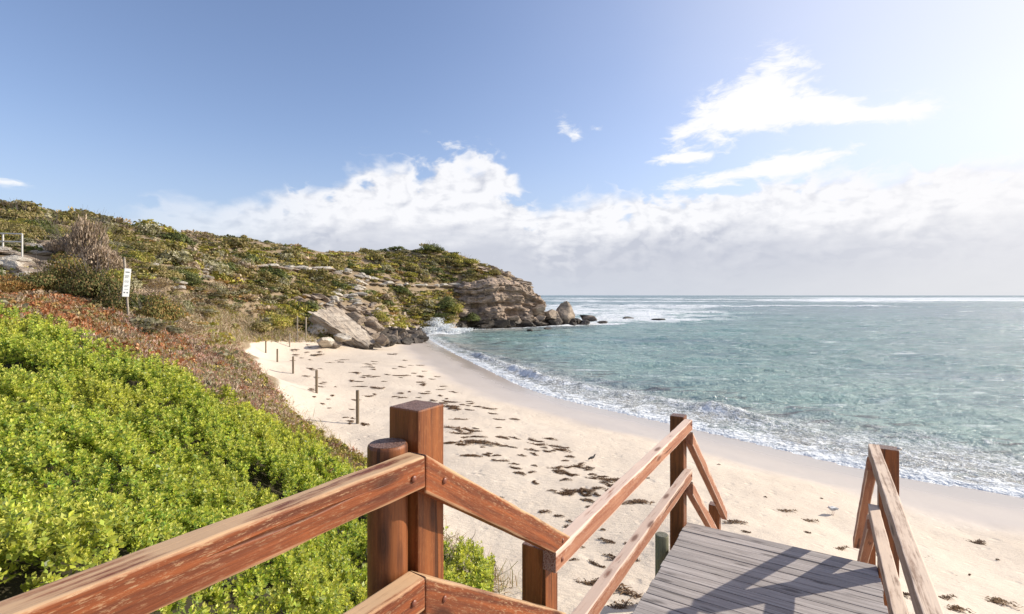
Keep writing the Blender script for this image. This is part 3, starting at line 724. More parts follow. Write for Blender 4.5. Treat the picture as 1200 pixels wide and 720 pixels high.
put_rock('boulder', BD[1], at(772, 374.5, 112), (2.0, 1.2, .6), (.0, .0, .1), 'black rock awash at the right, farthest of the sea rocks from the headland')
put_rock('boulder', BD[2], at(621, 387, 78), (.7, .5, .4), (0, 0, 0), 'small black rock in the calm water below the cliff, left one of a pair')
put_rock('boulder', BD[3], at(641, 385, 80), (1.1, .6, .4), (0, 0, 1), 'small black rock in the calm water below the cliff, right one of a pair')
# pale outcrops on the hill
# (photo column, row, spread in m across, spread in m up, number of stones, stone size, pale?)
outs = [(10, 297, 1.6, .15, 8, .5, 1, 'flat pale rocks directly below the white railing'), (50, 292, 1.4, .4, 9, .45, 1, 'pinkish rubble outcrop right of the white railing'),
        (14, 312, 1.5, .45, 9, .6, 1, 'upper pale shelf of the rock ledge at the left edge'), (48, 314, 1.3, .4, 8, .6, 0, 'grey shelf of the rock ledge left of the dark bushes'),
        (10, 328, 1.1, .5, 8, .5, 1, 'white broken rocks at the left edge below the shelf'), (38, 330, .7, .35, 5, .42, 1, 'white cracked rocks above the red scrub at the left'),
        (188, 313, .5, .25, 3, .42, 1, 'small pale rocks right above the notice board among grey scrub'), (204, 333, .4, .5, 3, .45, 1, 'pale upright rocks in the scrub right of the notice board'),
        (238, 318, .8, .4, 4, .5, 1, 'white rocks in scrub, upper of two groups right of the board'), (244, 328, .9, .3, 4, .45, 1, 'white flat rocks, lower of two groups right of the board'), (234, 342, .4, .2, 3, .3, 1, 'little pale stones below the two white rock groups'),
        (422, 330, 1.3, 1.5, 14, .62, 1, 'white eroded rock face midway up the hill'), (404, 350, 2.2, .9, 14, .6, 1, 'pale rubble outcrop above the huge slab'), (366, 350, 1.6, .8, 9, .55, 0, 'grey rock outcrop in green scrub left of the pale rubble'),
        (420, 364, 2.6, .6, 14, .6, 0, 'broken brown ledge behind the huge slab'), (455, 328, 1.3, .9, 7, .55, 0, 'faint grey rock patch right of the white eroded face'), (398, 320, 2.2, .3, 9, .55, 1, 'pale ledge just left of the white eroded rock face'),
        (440, 374, 2.2, .6, 9, .75, 0, 'brown overhanging rocks above the boulder heap'), (572, 314, 2., .5, 9, .7, 0, 'tan rocks on the headland skyline where the scrub ends'), (592, 323, 2.2, .6, 10, .75, 0, 'tan stepped rocks on the bare headland shoulder'),
        (612, 332, 2., .6, 9, .75, 0, 'grey tan rocks near the edge of the headland top'), (560, 334, 2.4, .3, 9, .6, 1, 'flat pale rocks where the long ledge meets the cliff')]
for (px, py, wx, wz, nst_, sz, pale, lab) in outs:
    h_ = hit(px, py + 2)
    if h_ is None: continue
    t0 = thing('outcrop', h_, lab, 'rock outcrop'); sc_ = h_.y / F
    for k in range(nst_):
        q_ = hit(px + rng.gauss(0, .5) * wx / sc_, py + 1 + rng.gauss(0, .45) * wz / sc_)
        if q_ is None or abs(q_.y - h_.y) > 9: continue
        m_ = (BP if pale and rng.random() < .8 else BM); z_ = sz * rng.uniform(.55, 1.2)
        r = link('rock', m_[rng.randrange(len(m_))], t0, q_ + Vector((0, 0, .3 * z_)) - t0.location)
        r.scale = (z_ * rng.uniform(1.1, 2.0), z_ * 1.1, z_ * rng.uniform(.5, .85)); r.rotation_euler = (rng.uniform(-.2, .2), rng.uniform(-.1, .35), rng.uniform(-.5, .5))
for k in range(34):                   # broken stone on the bare headland shoulder
    px = rng.uniform(562, 632); py = np.interp(px, [540, 570, 600, 632], [312, 318, 325, 338]) + rng.uniform(-4, 9); h_ = hit(px, py)
    if h_ is None or h_.y > 104: continue
    s = rng.uniform(.4, 1.1)
    put_rock('boulder', BM[rng.randrange(6)], h_ + Vector((0, 0, .12 * s)), (s * rng.uniform(1.2, 2.), s * 1.1, s * .55), (rng.uniform(-.15, .15), rng.uniform(0, .3), rng.uniform(-.5, .5)), 'weathered flat stone on the bare top of the headland above the cliff', 'boulder', 'stones on the bare headland top')
# thin ledge lines crossing the hill
for (a_, b_, n, lab) in (((300, 314), (392, 318), 13, 'thin pale rock ledge running across the upper hillside scrub'), ((436, 334), (552, 336), 16, 'long pale rock ledge crossing the scrub towards the headland cliff')):
    t0 = thing('rock_ledge', hit(*a_), lab, 'rock ledge')
    for k in range(n):
        t = (k + .5) / n; h_ = hit(a_[0] + (b_[0] - a_[0]) * t, a_[1] + (b_[1] - a_[1]) * t + 1.5)
        if h_ is None: continue
        r = link('rock', BP[k % 3] if k % 3 else BM[3], t0, h_ + Vector((0, .1, .35)) - t0.location)
        r.scale = (rng.uniform(.5, 1.7), 1.1, rng.uniform(.22, .6)); r.location.z += rng.uniform(-.25, .15); r.rotation_euler = (0, 0, rng.uniform(-.3, .3))
# rubble above the slab
for k in range(26):
    px, py = rng.uniform(372, 448), rng.uniform(354, 378); h_ = hit(px, py)
    s = rng.uniform(.3, .65)
    put_rock('boulder', (BM + BP)[rng.randrange(9)], h_ + Vector((0, 0, .2)), (s * 1.3, s, s * .8), rrot(), 'broken grey stone on the bare slope above the huge fallen slab', 'boulder', 'stones on the slope above the fallen slab')

# ------------------------------------------------------------------ leaves
def leaf_geo(pos, axis, side, ln, wd, fold=.25):
    """one folded rhombus per row"""
    up = np.cross(axis, side)
    a = pos; b = pos + axis * (ln * .55)[:, None] + side * wd[:, None] + up * (wd * fold)[:, None]
    c = pos + axis * ln[:, None] - up * (ln * .1)[:, None]; d = pos + axis * (ln * .55)[:, None] - side * wd[:, None] + up * (wd * fold)[:, None]
    return np.stack([a, b, c, d], 1).reshape(-1, 3)
def unit(v): return v / np.maximum(np.linalg.norm(v, axis=-1, keepdims=True), 1e-9)
def quads(n): return np.arange(n * 4).reshape(-1, 4)
PAL = {
 'olive': [(.28, .24, .085), (.36, .285, .12), (.20, .19, .065), (.40, .31, .155)],
 'bright': [(.34, .32, .06), (.40, .345, .08), (.25, .255, .05), (.44, .34, .11)],
 'dark': [(.13, .15, .05), (.16, .18, .06), (.09, .11, .04), (.20, .20, .08)],
 'dry': [(.48, .37, .26), (.40, .30, .21), (.56, .45, .33), (.30, .22, .16)],
 'rust': [(.34, .19, .07), (.40, .24, .09), (.26, .15, .06), (.30, .23, .09)],
 'sage': [(.36, .33, .21), (.42, .38, .26), (.28, .26, .16), (.32, .28, .15)],
}
def palette(kind, n, rg):
    c = np.array(PAL[kind])[rg.integers(0, len(PAL[kind]), n)]
    return c * rg.uniform(.75, 1.25, (n, 1))
def crown(rg, n, kind, size=1., flat=.6, lobes=9, leaf=.10, spiky=0.):
    """leaf faces spread through several uneven lobes; unit radius crown"""
    lc = unit(rg.normal(size=(lobes, 3))) * rg.uniform(.25, .75, (lobes, 1)); lc[:, 2] = np.abs(lc[:, 2]) * .9
    lr = rg.uniform(.28, .5, lobes); lt = rg.uniform(.75, 1.25, lobes)
    k = rg.integers(0, lobes, n); d = unit(rg.normal(size=(n, 3))); d[:, 2] = np.abs(d[:, 2]) * .9 - .12
    rad = lr[k] * rg.uniform(.6, 1.08, n)
    p = lc[k] + d * rad[:, None]; p *= np.array([1, 1, flat]); p = p[:]
    if spiky > 0:
        ax = unit(d + rg.normal(size=(n, 3)) * .55 + np.array([0, 0, .5 + spiky])); sd_ = unit(np.cross(ax, rg.normal(size=(n, 3))))
    else:                            # leaves lie roughly on the lobe surface
        nn_ = unit(d + rg.normal(size=(n, 3)) * .42 + np.array([0, 0, .15])); ax = unit(np.cross(nn_, rg.normal(size=(n, 3)))); sd_ = np.cross(nn_, ax)
    ln = leaf * rg.uniform(.7, 1.4, n); wd = ln * (.34 - .2 * spiky)
    V = leaf_geo(p * size, ax, sd_, ln, wd)
    col = palette(kind, n, rg) * lt[k][:, None]
    return V, np.repeat(col, 4, 0)
def twigs(rg, n, length, rad, mat, name='stem', spread=.8):
    bm = bmesh.new()
    for _ in range(n):
        a = rg.uniform(0, 6.28); tilt = rg.uniform(.1, spread); d = Vector((math.cos(a) * math.sin(tilt), math.sin(a) * math.sin(tilt), math.cos(tilt)))
        prev = Vector((rg.normal() * .05, rg.normal() * .05, -.1)); pr = rad
        ring0 = None
        for s_ in range(4):
            cur = prev + (d + Vector(rg.normal(size=3) * .28)).normalized() * length / 3 * (s_ > 0)
            rr_ = rad * (1 - s_ * .28)
            ring = [bm.verts.new(cur + Vector((math.cos(t) * rr_, math.sin(t) * rr_, 0))) for t in (0, 2.09, 4.19)]
            if ring0:
                for i in range(3): bm.faces.new((ring0[i], ring0[(i + 1) % 3], ring[(i + 1) % 3], ring[i]))
            ring0 = ring; prev = cur
    me = bpy.data.meshes.new(name); bm.to_mesh(me); bm.free(); me.materials.append(mat); return me
m_twig = flatmat('grey_twig', (.22, .18, .15, 1), .9)
m_dryt = flatmat('pale_dry_twig', (.42, .33, .26, 1), .9)

# individual shrubs -------------------------------------------------
rg = np.random.default_rng(12)
protos = {}
for kind, var in (('olive', 4), ('bright', 3), ('dark', 3), ('dry', 2), ('rust', 2), ('sage', 3)):
    L = []
    for v in range(var):
        n = 620; V, col = crown(rg, n, kind, 1., rg.uniform(.5, .7), 8, .15)
        L.append(mesh_np(kind + '_shrub', V, quads(n), m_scrub, False, None, col))
    protos[kind] = L
protoN = {kind: [mesh_np(kind + '_shrub', *(lambda q: (q[0], quads(2400), m_scrub, False, None, q[1]))(crown(rg, 2400, kind, 1., rg.uniform(.55, .75), 12, .075, .0 if kind != 'dry' else .5))) for _ in range(2)] for kind in PAL}
ADJ = {'olive': 'low olive green shrub ', 'bright': 'low yellow green shrub ', 'dark': 'low dark green shrub ', 'sage': 'low grey green shrub ', 'dry': 'low dry brown shrub ', 'rust': 'low rust brown shrub '}
def kind_at(px, py, r):
    if px < 312 and py > 338: return r.choices(['dry', 'sage', 'rust', 'olive', 'dark'], [4, 4, 1.2, 2, .7])[0]
    if py > 345 and px > 270: w = dict(olive=4.5, bright=4.5, dark=1.4, dry=.5, rust=.8, sage=1)
    elif px < 260: w = dict(olive=5, bright=2.0, dark=2.0, dry=1.7, rust=.25, sage=2.8)
    else: w = dict(olive=6, bright=3.2, dark=2.0, dry=.8, rust=.25, sage=2.4)
    ks = list(w); return r.choices(ks, [w[k] for k in ks])[0]
def skyline(px): return float(np.interp(px, [0, 100, 170, 230, 300, 380, 440, 480, 505, 540, 570, 600, 625], [237, 252, 262, 270, 280, 290, 292, 290, 287, 295, 308, 322, 335]))
def bare(px, py):                     # rock, dirt and sand seen between the scrub
    for o_ in outs:
        k_ = F / (28 if o_[0] < 120 else 38 if o_[0] < 260 else 62 if o_[0] < 470 else 90)
        if ((px - o_[0]) / (k_ * o_[2] * .8)) ** 2 + ((py - 3 - o_[1]) / (k_ * (o_[3] * .6 + .35))) ** 2 < 1: return True
    if 300 < px < 392 and abs(py - 1 - (314 + (px - 300) * .043)) < 4: return True
    if 436 < px < 552 and abs(py - 336) < 4.5: return True
    if 195 < px < 310 and py > 345 + (px - 200) * .12 and (int(px * 13.7 + py * 7.9) % 10) < 6: return True
    if ((px - 30) / 48) ** 2 + ((py - 312) / 20) ** 2 < 1: return True
    if ((px - 408) / 34) ** 2 + ((py - 366) / 18) ** 2 < 1: return True
    if ((px - 422) / 11) ** 2 + ((py - 333) / 15) ** 2 < 1: return True
    if px < 215 and 336 < py < 356: return True
    if px > 548 and py > 332: return True
    if px > 604 or (px > 575 and py > 322 and int(px * 3.1 + py * 5.7) % 3): return True
    if 240 < px < 300 and py > 372 - (px < 270) * 8: return True
    if 300 <= px < 372 and py > 388: return True
    if px > 425 and py > 384: return True
    return False
def veg_ok(px, py): return not bare(px, py)
N = 0
cells = []
for k in range(1400):
    px = rng.uniform(-20, 612); s0 = skyline(px)
    lo = 350 if px < 140 else (372 if px < 240 else 396)
    py = s0 + 1 + (lo - s0) * rng.random() ** .9
    if bare(px, py): continue
    cells.append((px, py))
    if len(cells) >= 262: break
for px, py in cells:
    h_ = hit(px, py, 14.)
    if h_ is None: continue
    kd = kind_at(px, py, rng); me_ = rng.choice(protos[kd] if h_.y > 42 else protoN[kd]); s = rng.uniform(.75, 1.7) * (1 if h_.y > 40 else .7)
    o = link('shrub', me_, None, h_ + Vector((0, 0, -.08))); o.scale = (s * rng.uniform(1.0, 1.9), s, s * rng.uniform(1.0, 1.6)); o.rotation_euler = (0, rng.uniform(.0, .3), rng.uniform(-.7, .3))
    zone = ('on the slope above and left of the notice board' if px < 170 else 'on the slope between the notice board and huge slab' if px < 300 else 'on the upper slope above the thin rock ledge' if px < 430 and py < 318 else
        'on the lower slope behind the huge fallen slab' if px < 430 else 'on the headland above the long pale ledge' if py < 336 else 'on the headland slope below the long pale ledge')
    tag(o, ADJ[kd] + zone, 'shrub', 'shrubs of the hillside scrub')
# named, bigger ones
PAL['deep'] = [(.12, .125, .04), (.17, .15, .055), (.08, .09, .03), (.24, .16, .07)]
PAL['mixo'] = [(.24, .21, .065), (.32, .23, .08), (.17, .17, .05), (.36, .22, .08), (.13, .13, .04)]
PAL['twig'] = [(.50, .38, .28), (.40, .30, .22), (.60, .47, .36), (.28, .20, .15)]
def big_shrub(px, py, Y, s, kind, label, n=2600, leaf=.09, flat=.8, spiky=0., tall=1., z=None, cat='shrub', tw=14):
    X = (px - 600) / F * Y; zz = float(land(np.array([X]), np.array([Y]))[0]) if z is None else z
    t = thing('shrub', (X, Y, zz), label, cat)
    V, col = crown(rg, n, kind, 1., flat, 14, leaf / s, spiky)
    f_ = link('foliage', mesh_np('foliage', V, quads(n), m_scrub, False, None, col), t); f_.scale = (s, s, s * tall)
    link('stem', twigs(rg, tw, s * tall * .95, .018 * s, m_dryt if kind == 'dry' else m_twig), t)
    return t
big_shrub(100, 308, 31, 1.25, 'twig', 'tall pale brown leafless looking bush with a peaked top on the slope above the board', 7000, .10, .95, .3, 3.3, tw=70)
big_shrub(118, 318, 29.5, 1.35, 'twig', 'rounded brown leafless bush joined to the right foot of the tall peaked one', 6000, .10, .85, .3, 1.9, tw=50)
big_shrub(84, 308, 32, 1.2, 'twig', 'lower grey brown bush joined to the left of the tall peaked bush', 4600, .10, .8, .3, 1.7, tw=40)
big_shrub(143, 322, 29, 1.6, 'sage', 'pale grey bush joined to the right of the large leafless bush', 3400, .12, .8)
big_shrub(128, 318, 28, 1.5, 'bright', 'green leafy bush directly behind the top of the sign pole', 3400, .13, .8)
big_shrub(124, 300, 31, 1.3, 'sage', 'grey green bush joined to the right of the tall leafless bush', 3000, .12, .9)
big_shrub(176, 344, 24, 1.2, 'twig', 'tangled dead brown bush right of the board', 4400, .08, .75, .35, tw=40)
big_shrub(74, 352, 22, 1.45, 'mixo', 'large olive bush left of the board with an orange brown top', 9000, .075, .85, 0, 1.75)
big_shrub(108, 360, 21.5, 1.45, 'deep', 'dark green shaded bush left of the board pole', 9000, .07, .75, 0, 1.6)
big_shrub(134, 364, 20.6, .95, 'deep', 'small dark bush right behind the foot of the board pole', 4800, .07, .75, 0, 1.5)
big_shrub(46, 362, 21, 1.15, 'deep', 'dark green mounded bush below the pale rock ledge', 6500, .07, .8, 0, 1.35)
big_shrub(182, 366, 20.8, 1.15, 'mixo', 'olive green mounded bush right of the board pole', 7500, .07, .85, 0, 1.5)
big_shrub(210, 372, 21.5, .9, 'dry', 'straw coloured bush at the right end of the dark bushes', 4600, .07, .8, .4)
big_shrub(10, 362, 20, .95, 'rust', 'yellow brown tufted bush at the left edge below the rock ledge', 4600, .08, .8, .5)
big_shrub(22, 258, 42, 2.2, 'olive', 'broad olive bush on the skyline at the far left', 3600, .15, .6)
big_shrub(48, 270, 39, 2.0, 'dark', 'dark green bush right above the white railing', 3600, .14, .6)
big_shrub(205, 335, 31, 1.0, 'dark', 'small dark bush between the sign and the white boulders', 2200, .12, .6)
big_shrub(520, 356, 80, 2.6, 'dark', 'dark green bush hanging over the gully left of the cliff', 3200, .2, .8)
big_shrub(532, 368, 80, 2.1, 'bright', 'yellow green bush low on the gully side left of the cliff', 2600, .2, .8)
big_shrub(508, 366, 76, 2.4, 'olive', 'rounded olive bush with a rusty base above the splash', 2800, .2, .8)
big_shrub(505, 296, 92, 2.6, 'dark', 'dark bush at the very top of the headland', 3000, .2, .7)
big_shrub(545, 318, 92, 2.4, 'bright', 'yellow green rounded bush high on the headland shoulder', 3000, .2, .6)
big_shrub(548, 336, 88, 1.7, 'olive', 'olive bush where the long pale ledge meets the cliff', 2200, .18, .7)
big_shrub(578, 316, 94, 2.0, 'olive', 'olive bush on the skyline near the right end of the scrub', 2200, .18, .6)
big_shrub(594, 330, 93, 1.3, 'dark', 'small dark bush on the bare rock above the cliff', 1600, .16, .6)
big_shrub(552, 360, 82.5, 1.7, 'dark', 'dark bush clinging to the left end of the cliff face', 2200, .18, .9, z=-4.2)
big_shrub(444, 366, 60, 1.7, 'bright', 'yellow green bush right above the boulder heap', 2800, .16, .8)
big_shrub(325, 372, 44, 1.9, 'bright', 'bright olive bush left of the tall beach poles', 3400, .14, .8)
big_shrub(304, 384, 41, 1.3, 'olive', 'yellowing bush at the foot of the hill beside the sandy path', 2600, .12, .8)

# the rest of the scrub, one mass
tm2 = {k: [crown(rg, 190, k, 1., .6, 7, .17 if k != 'dry' else .2, 0. if k != 'dry' else .5) for _ in range(3)] for k in PAL}
NS = 3700; VV = []; CCs = []
tmpl = {k: [crown(rg, 96 if k != 'dry' else 110, k, 1., .6, 5, .27 if k != 'dry' else .3, 0. if k != 'dry' else .5) for _ in range(5)] for k in PAL}
xs = []
pxs = rg.uniform(-60, 622, NS * 2); rnd = rg.random(NS * 2)
bat = []
for i in range(NS * 2):
    px = pxs[i]; s0 = skyline(px); lo = 352 if px < 150 else (392 if px < 240 else 398)
    py = s0 - .5 + (lo - s0) * rnd[i]
    if bare(px, py): continue
    bat.append((px, py))
bat = np.array(bat[:NS])
# vectorised ray / ground meeting
Yg = np.linspace(15, 125, 700)
BXx = (bat[:, :1] - 600) / F * Yg; BZz = -(bat[:, 1:] - HZ) / F * Yg
YY = np.broadcast_to(Yg, BXx.shape)
HH = lut(BXx, YY); hitm = BZz < HH; kk = hitm.argmax(1); okk = hitm.any(1)
for i in np.nonzero(okk)[0]:
    X, Y, Z = BXx[i, kk[i]], Yg[kk[i]], HH[i, kk[i]]
    kd = kind_at(bat[i, 0], bat[i, 1], rng); V, c_ = tmpl[kd][rng.randrange(5)] if Y > 42 else tm2[kd][rng.randrange(3)]
    s = (.3 + .85 * rng.random() ** 1.6) * (.6 + Y / 160); a = rng.uniform(-.8, .4); ca, sa = math.cos(a), math.sin(a)
    v = V * (s * rng.uniform(1, 2.), s, s * rng.uniform(.6, 1))
    VV.append(np.stack([v[:, 0] * ca - v[:, 1] * sa + X, v[:, 0] * sa + v[:, 1] * ca + Y, v[:, 2] + Z - .05], -1))
    CCs.append(c_ * rng.uniform(.6, 1.3) * (1 + .45 * float(vnoise(np.array([X / 6., Y / 9., 0.]), 66))))
# far side and flank of the hill outside the picture
for i in range(1500):
    X, Y = rng.uniform(-75, -8), rng.uniform(8, 112)
    if Y < 18 and X > -15: continue
    if X / Y > -.95 and i % 3: continue
    Z = float(lut(np.array([X]), np.array([Y]))[0])
    if Z < -2.5: continue
    kd = kind_at(100, 300, rng); V, c_ = tmpl[kd][rng.randrange(5)]; s = rng.uniform(.6, 1.3)
    VV.append(V * (s * 1.2, s, s * .8) + np.array([X, Y, Z - .1])); CCs.append(c_)
VV = np.vstack(VV); CCs = np.vstack(CCs)
link('scrub', mesh_np('scrub', VV, quads(len(VV) // 4), m_scrub, False, None, CCs), kind='stuff', label='low wind clipped olive and brown coastal scrub covering the hillside', category='scrub')

# green succulent ground cover on the near dune ----------------------
def scatter(n, xr, yr, seed):
    r = np.random.default_rng(seed); return r.uniform(*xr, n), r.uniform(*yr, n), r
def canopy_h(x, y):
    return .17 + .34 * (fbm(p2(x / .6, y / .6), 3, 91) + .2) + .20 * fbm(p2(x / .17, y / .17), 2, 92)
VV = []; CCs = []
for (n, xr, yr, ln, layer) in ((15500, (-5., -.2), (1.0, 4.6), .031, 0), (15500, (-7.5, -.2), (4.2, 8.0), .038, 0), (13000, (-13, -.2), (7., 11.2), .052, 0), (9000, (-6., -.2), (1.0, 6.5), .040, 1), (4000, (-9., -.2), (5., 10.), .055, 1),
        (2300, (-4.5, -.2), (1.0, 4.4), .033, 2), (2600, (-7.5, -.2), (4.2, 8.0), .040, 2), (1600, (-13, -.2), (7., 11.2), .052, 2), (5000, (-9., -.9), (-3., 3.), .046, 3)):
    x, y, r = scatter(n, xr, yr, int(ln * 1000) + layer)
    if layer == 2:                  # upright leafy shoots standing above the mat
        x = np.repeat(x, 4); y = np.repeat(y, 4); lvl = np.tile(np.arange(4), len(x) // 4); x = x + r.normal(size=len(x)) * .008; y = y + r.normal(size=len(x)) * .008
    else: lvl = np.zeros(len(x))
    vis = (x / np.maximum(y, .1) > -1.25) if layer != 3 else (x / np.maximum(y, .1) < -1.1); lvl = lvl[vis]
    x, y = x[vis], y[vis]
    c = canopy_amt(x, y, 0); k = r.random(len(x)) < c; x, y, lvl = x[k], y[k], lvl[k]
    gh = land(x, y); ch = canopy_h(x, y); z = gh + (ch if layer != 1  else ch * r.uniform(.2, .8, len(x))) + lvl * ln * .95
    gap = fbm(p2(x / .3, y / .3), 2, 93)
    k = gap > -.30; x, y, z, ch = x[k], y[k], z[k], ch[k]
    m_ = len(x); nl = 9 if layer == 0 else 7
    e = .03
    gxn = -(canopy_h(x + e, y) - canopy_h(x - e, y)) / (2 * e); gyn = -(canopy_h(x, y + e) - canopy_h(x, y - e)) / (2 * e)
    nrm = unit(np.stack([gxn * .7 + .25, gyn * .7, np.ones(m_)], -1) + r.normal(size=(m_, 3)) * .28)
    sz = ln * r.uniform(.7, 1.35, m_)
    t1 = unit(np.cross(nrm, r.normal(size=(m_, 3)))); t2 = np.cross(nrm, t1)
    hue = r.random(m_); patch = fbm(p2(x / 1.3, y / 1.3), 3, 95)
    cA = np.array([.52, .57, .07]); cB = np.array([.22, .36, .055]); cC = np.array([.72, .64, .11])
    tipc = cA[None] * (1 - hue[:, None]) + cB[None] * hue[:, None]
    tipc = tipc * (1 - np.clip(patch, 0, .5)[:, None]) + cC[None] * np.clip(patch, 0, .5)[:, None]
    rb_ = r.uniform(.65, 1.3, m_)
    for j in range(nl):
        an = 2.4 * j + r.uniform(0, .5, m_); lay = j / (nl - 1.)
        el_ = 1.25 - 1.15 * lay                     # inner leaves upright, outer ones spread
        ax = unit(nrm * np.sin(el_) + (t1 * np.cos(an)[:, None] + t2 * np.sin(an)[:, None]) * np.cos(el_))
        sdv = unit(np.cross(ax, nrm + 1e-3)); L = sz * (.65 + .55 * lay)
        p0 = np.stack([x, y, z], -1) - nrm * (sz * (.1 + .9 * lay))[:, None]
        VV.append(leaf_geo(p0, ax, sdv, L, L * .27, .3))
        cj = tipc * r.uniform(.55, 1.4, (m_, 1)) * rb_[:, None] * (1.2 - .5 * lay)
        if j < 3: cj = cj * .4 + np.array([.80, .72, .18]) * .6
        CCs.append(np.repeat(cj, 4, 0))
VV = np.vstack(VV); CCs = np.vstack(CCs)
link('ground_cover', mesh_np('ground_cover', VV, quads(len(VV) // 4), m_leaf, False, None, CCs), kind='stuff', label='bright green leafy succulent ground cover on the near dune', category='ground cover')
print('cover leaves', len(VV) // 4)
# stems under it
# stems
m_stem = flatmat('brown_stem', (.10, .065, .04, 1), .9)

# rusty and dry fringe growth ----------------------------------------
def blades(pts, rgx, kind, per, ln, wd, lean=.5, name='dry_scrub', label='', cat='dry scrub', mat=None):
    VVb = []; Cb = []
    P_ = np.repeat(pts, per, 0); n = len(P_)
    P_ = P_ + rgx.normal(size=(n, 3)) * np.array([.09, .09, .02])
    ax = unit(rgx.normal(size=(n, 3)) * lean + np.array([-.12, 0, 1.])); sdv = unit(np.cross(ax, rgx.normal(size=(n, 3))))
    L = ln * rgx.uniform(.5, 1.3, n); w_ = wd * rgx.uniform(.7, 1.3, n)
    mid = P_ + ax * (L * .6)[:, None]; tip = mid + unit(ax + rgx.normal(size=(n, 3)) * .5 + np.array([-.2, 0, -.25])) * (L * .45)[:, None]
    a = P_ - sdv * w_[:, None]; b = P_ + sdv * w_[:, None]; c = mid + sdv * (w_ * .8)[:, None]; d = mid - sdv * (w_ * .8)[:, None]
    V1 = np.stack([a, b, c, d], 1).reshape(-1, 3); V2 = np.stack([d, c, tip + sdv * (w_ * .1)[:, None], tip], 1).reshape(-1, 3)
    col = palette(kind, n, rgx) if isinstance(kind, str) else kind(P_)
    return np.vstack([V1, V2]), np.vstack([np.repeat(col, 4, 0)] * 2)
def region(n, poly_px, seed, Ymin=6., Ymax=40.):
    r = np.random.default_rng(seed); poly = np.array(poly_px, float)
    x0, y0 = poly.min(0); x1, y1 = poly.max(0); out = []
    px = r.uniform(x0, x1, n * 4); py = r.uniform(y0, y1, n * 4); k = inside(px, py, poly); px, py = px[k][:n], py[k][:n]
    Yg = np.linspace(Ymin, Ymax, 500); X = (px[:, None] - 600) / F * Yg; Z = -(py[:, None] - HZ) / F * Yg
    H = land(X, np.broadcast_to(Yg, X.shape)); m = Z < H; kk = m.argmax(1); ok = m.any(1); I = np.arange(len(px))
    return np.stack([X[I, kk], Yg[kk], H[I, kk]], -1)[ok], r
def multi(kinds):
    def f(P_):
        n = len(P_); c = np.zeros((n, 3)); r = np.random.default_rng(n)
        t = fbm(np.round(P_, 1) / .7, 3, 55) * .9 + .5 + r.normal(size=n) * .18
        ks = np.clip((t * len(kinds)).astype(int), 0, len(kinds) - 1)
        for i, k in enumerate(kinds):
            s_ = ks == i; c[s_] = palette(k, s_.sum(), r)
        return c
    return f
PAL['flame'] = [(.46, .17, .075), (.36, .13, .06), (.54, .30, .16), (.30, .16, .08)]
PAL['pink'] = [(.54, .38, .31), (.45, .28, .22), (.60, .47, .39), (.38, .18, .14)]
def clumps(pts, kinds, seed, n=46, rad=.2, leaf=.34, tall=1.):
    r = np.random.default_rng(seed); T = {k: [crown(r, n, k, 1., .8, 5, leaf, 0 if k not in ('dry', 'pink') else .6) for _ in range(4)] for k in set(kinds)}
    Vs, Cs = [], []; t = fbm(pts / 1.1, 3, seed) * 1.1 + .5 + r.normal(size=len(pts)) * .22
    for i, q_ in enumerate(pts):
        k = kinds[int(np.clip(t[i] * len(kinds), 0, len(kinds) - 1))]; V_, C_ = T[k][r.integers(0, 4)]
        s_ = rad * r.uniform(.5, 1.5); a = r.uniform(0, 6.28); ca, sa = math.cos(a), math.sin(a); v = V_ * (s_, s_, s_ * tall * r.uniform(.7, 1.4))
        Vs.append(np.stack([v[:, 0] * ca - v[:, 1] * sa + q_[0], v[:, 0] * sa + v[:, 1] * ca + q_[1], v[:, 2] + q_[2] + .02], -1)); Cs.append(C_ * r.uniform(.75, 1.25))
    return np.vstack(Vs), np.vstack(Cs)
RP = [(-30, 344), (60, 344), (130, 364), (190, 384), (222, 405), (225, 445), (190, 450), (150, 425), (100, 405), (-30, 385)]
pts_, r_ = region(2300, RP, 301)
V, c_ = blades(pts_, r_, multi(['flame', 'rust', 'flame', 'dry']), 8, .20, .012, .9)
p3, _ = region(1500, RP, 311); V3, c3 = clumps(p3, ['flame', 'flame', 'rust', 'flame', 'dry', 'olive'], 5, 44, .17)
V = np.vstack([V, V3]); c_ = np.vstack([c_, c3])
link('red_scrub', mesh_np('red_scrub', V, quads(len(V) // 4), m_scrub, False, None, c_), kind='stuff', label='rusty red low scrub in a band behind the green ground cover', category='scrub')
DP = [(140, 372), (200, 366), (262, 388), (300, 425), (332, 470), (350, 502), (320, 508), (250, 478), (200, 448), (160, 425), (140, 395)]
pts_, r_ = region(1500, DP, 302)
V, c_ = blades(pts_, r_, multi(['dry', 'pink', 'sage', 'dry', 'pink', 'sage']), 9, .26, .007, .9)
p3, _ = region(1700, DP, 312); V3, c3 = clumps(p3, ['pink', 'dry', 'flame', 'pink', 'olive', 'sage', 'bright', 'dry', 'pink'], 6, 50, .16)
V = np.vstack([V, V3]); c_ = np.vstack([c_, c3])
link('dry_scrub', mesh_np('dry_scrub', V, quads(len(V) // 4), m_scrub, False, None, c_), kind='stuff', label='tangled pink grey dry scrub on the dune between red scrub and sand', category='scrub')
pts_, r_ = region(2400, [(300, 470), (335, 480), (380, 512), (432, 545), (440, 580), (400, 575), (340, 540), (280, 500), (240, 462), (262, 455)], 303, 6., 24.)
V, c_ = blades(pts_[:1100], r_, multi(['bright', 'olive', 'rust', 'bright', 'dry']), 8, .20, .008, .9)
V3, c3 = clumps(pts_[::2], ['bright', 'rust', 'olive', 'bright', 'pink', 'bright'], 7, 46, .14, .32); V = np.vstack([V, V3]); c_ = np.vstack([c_, c3])
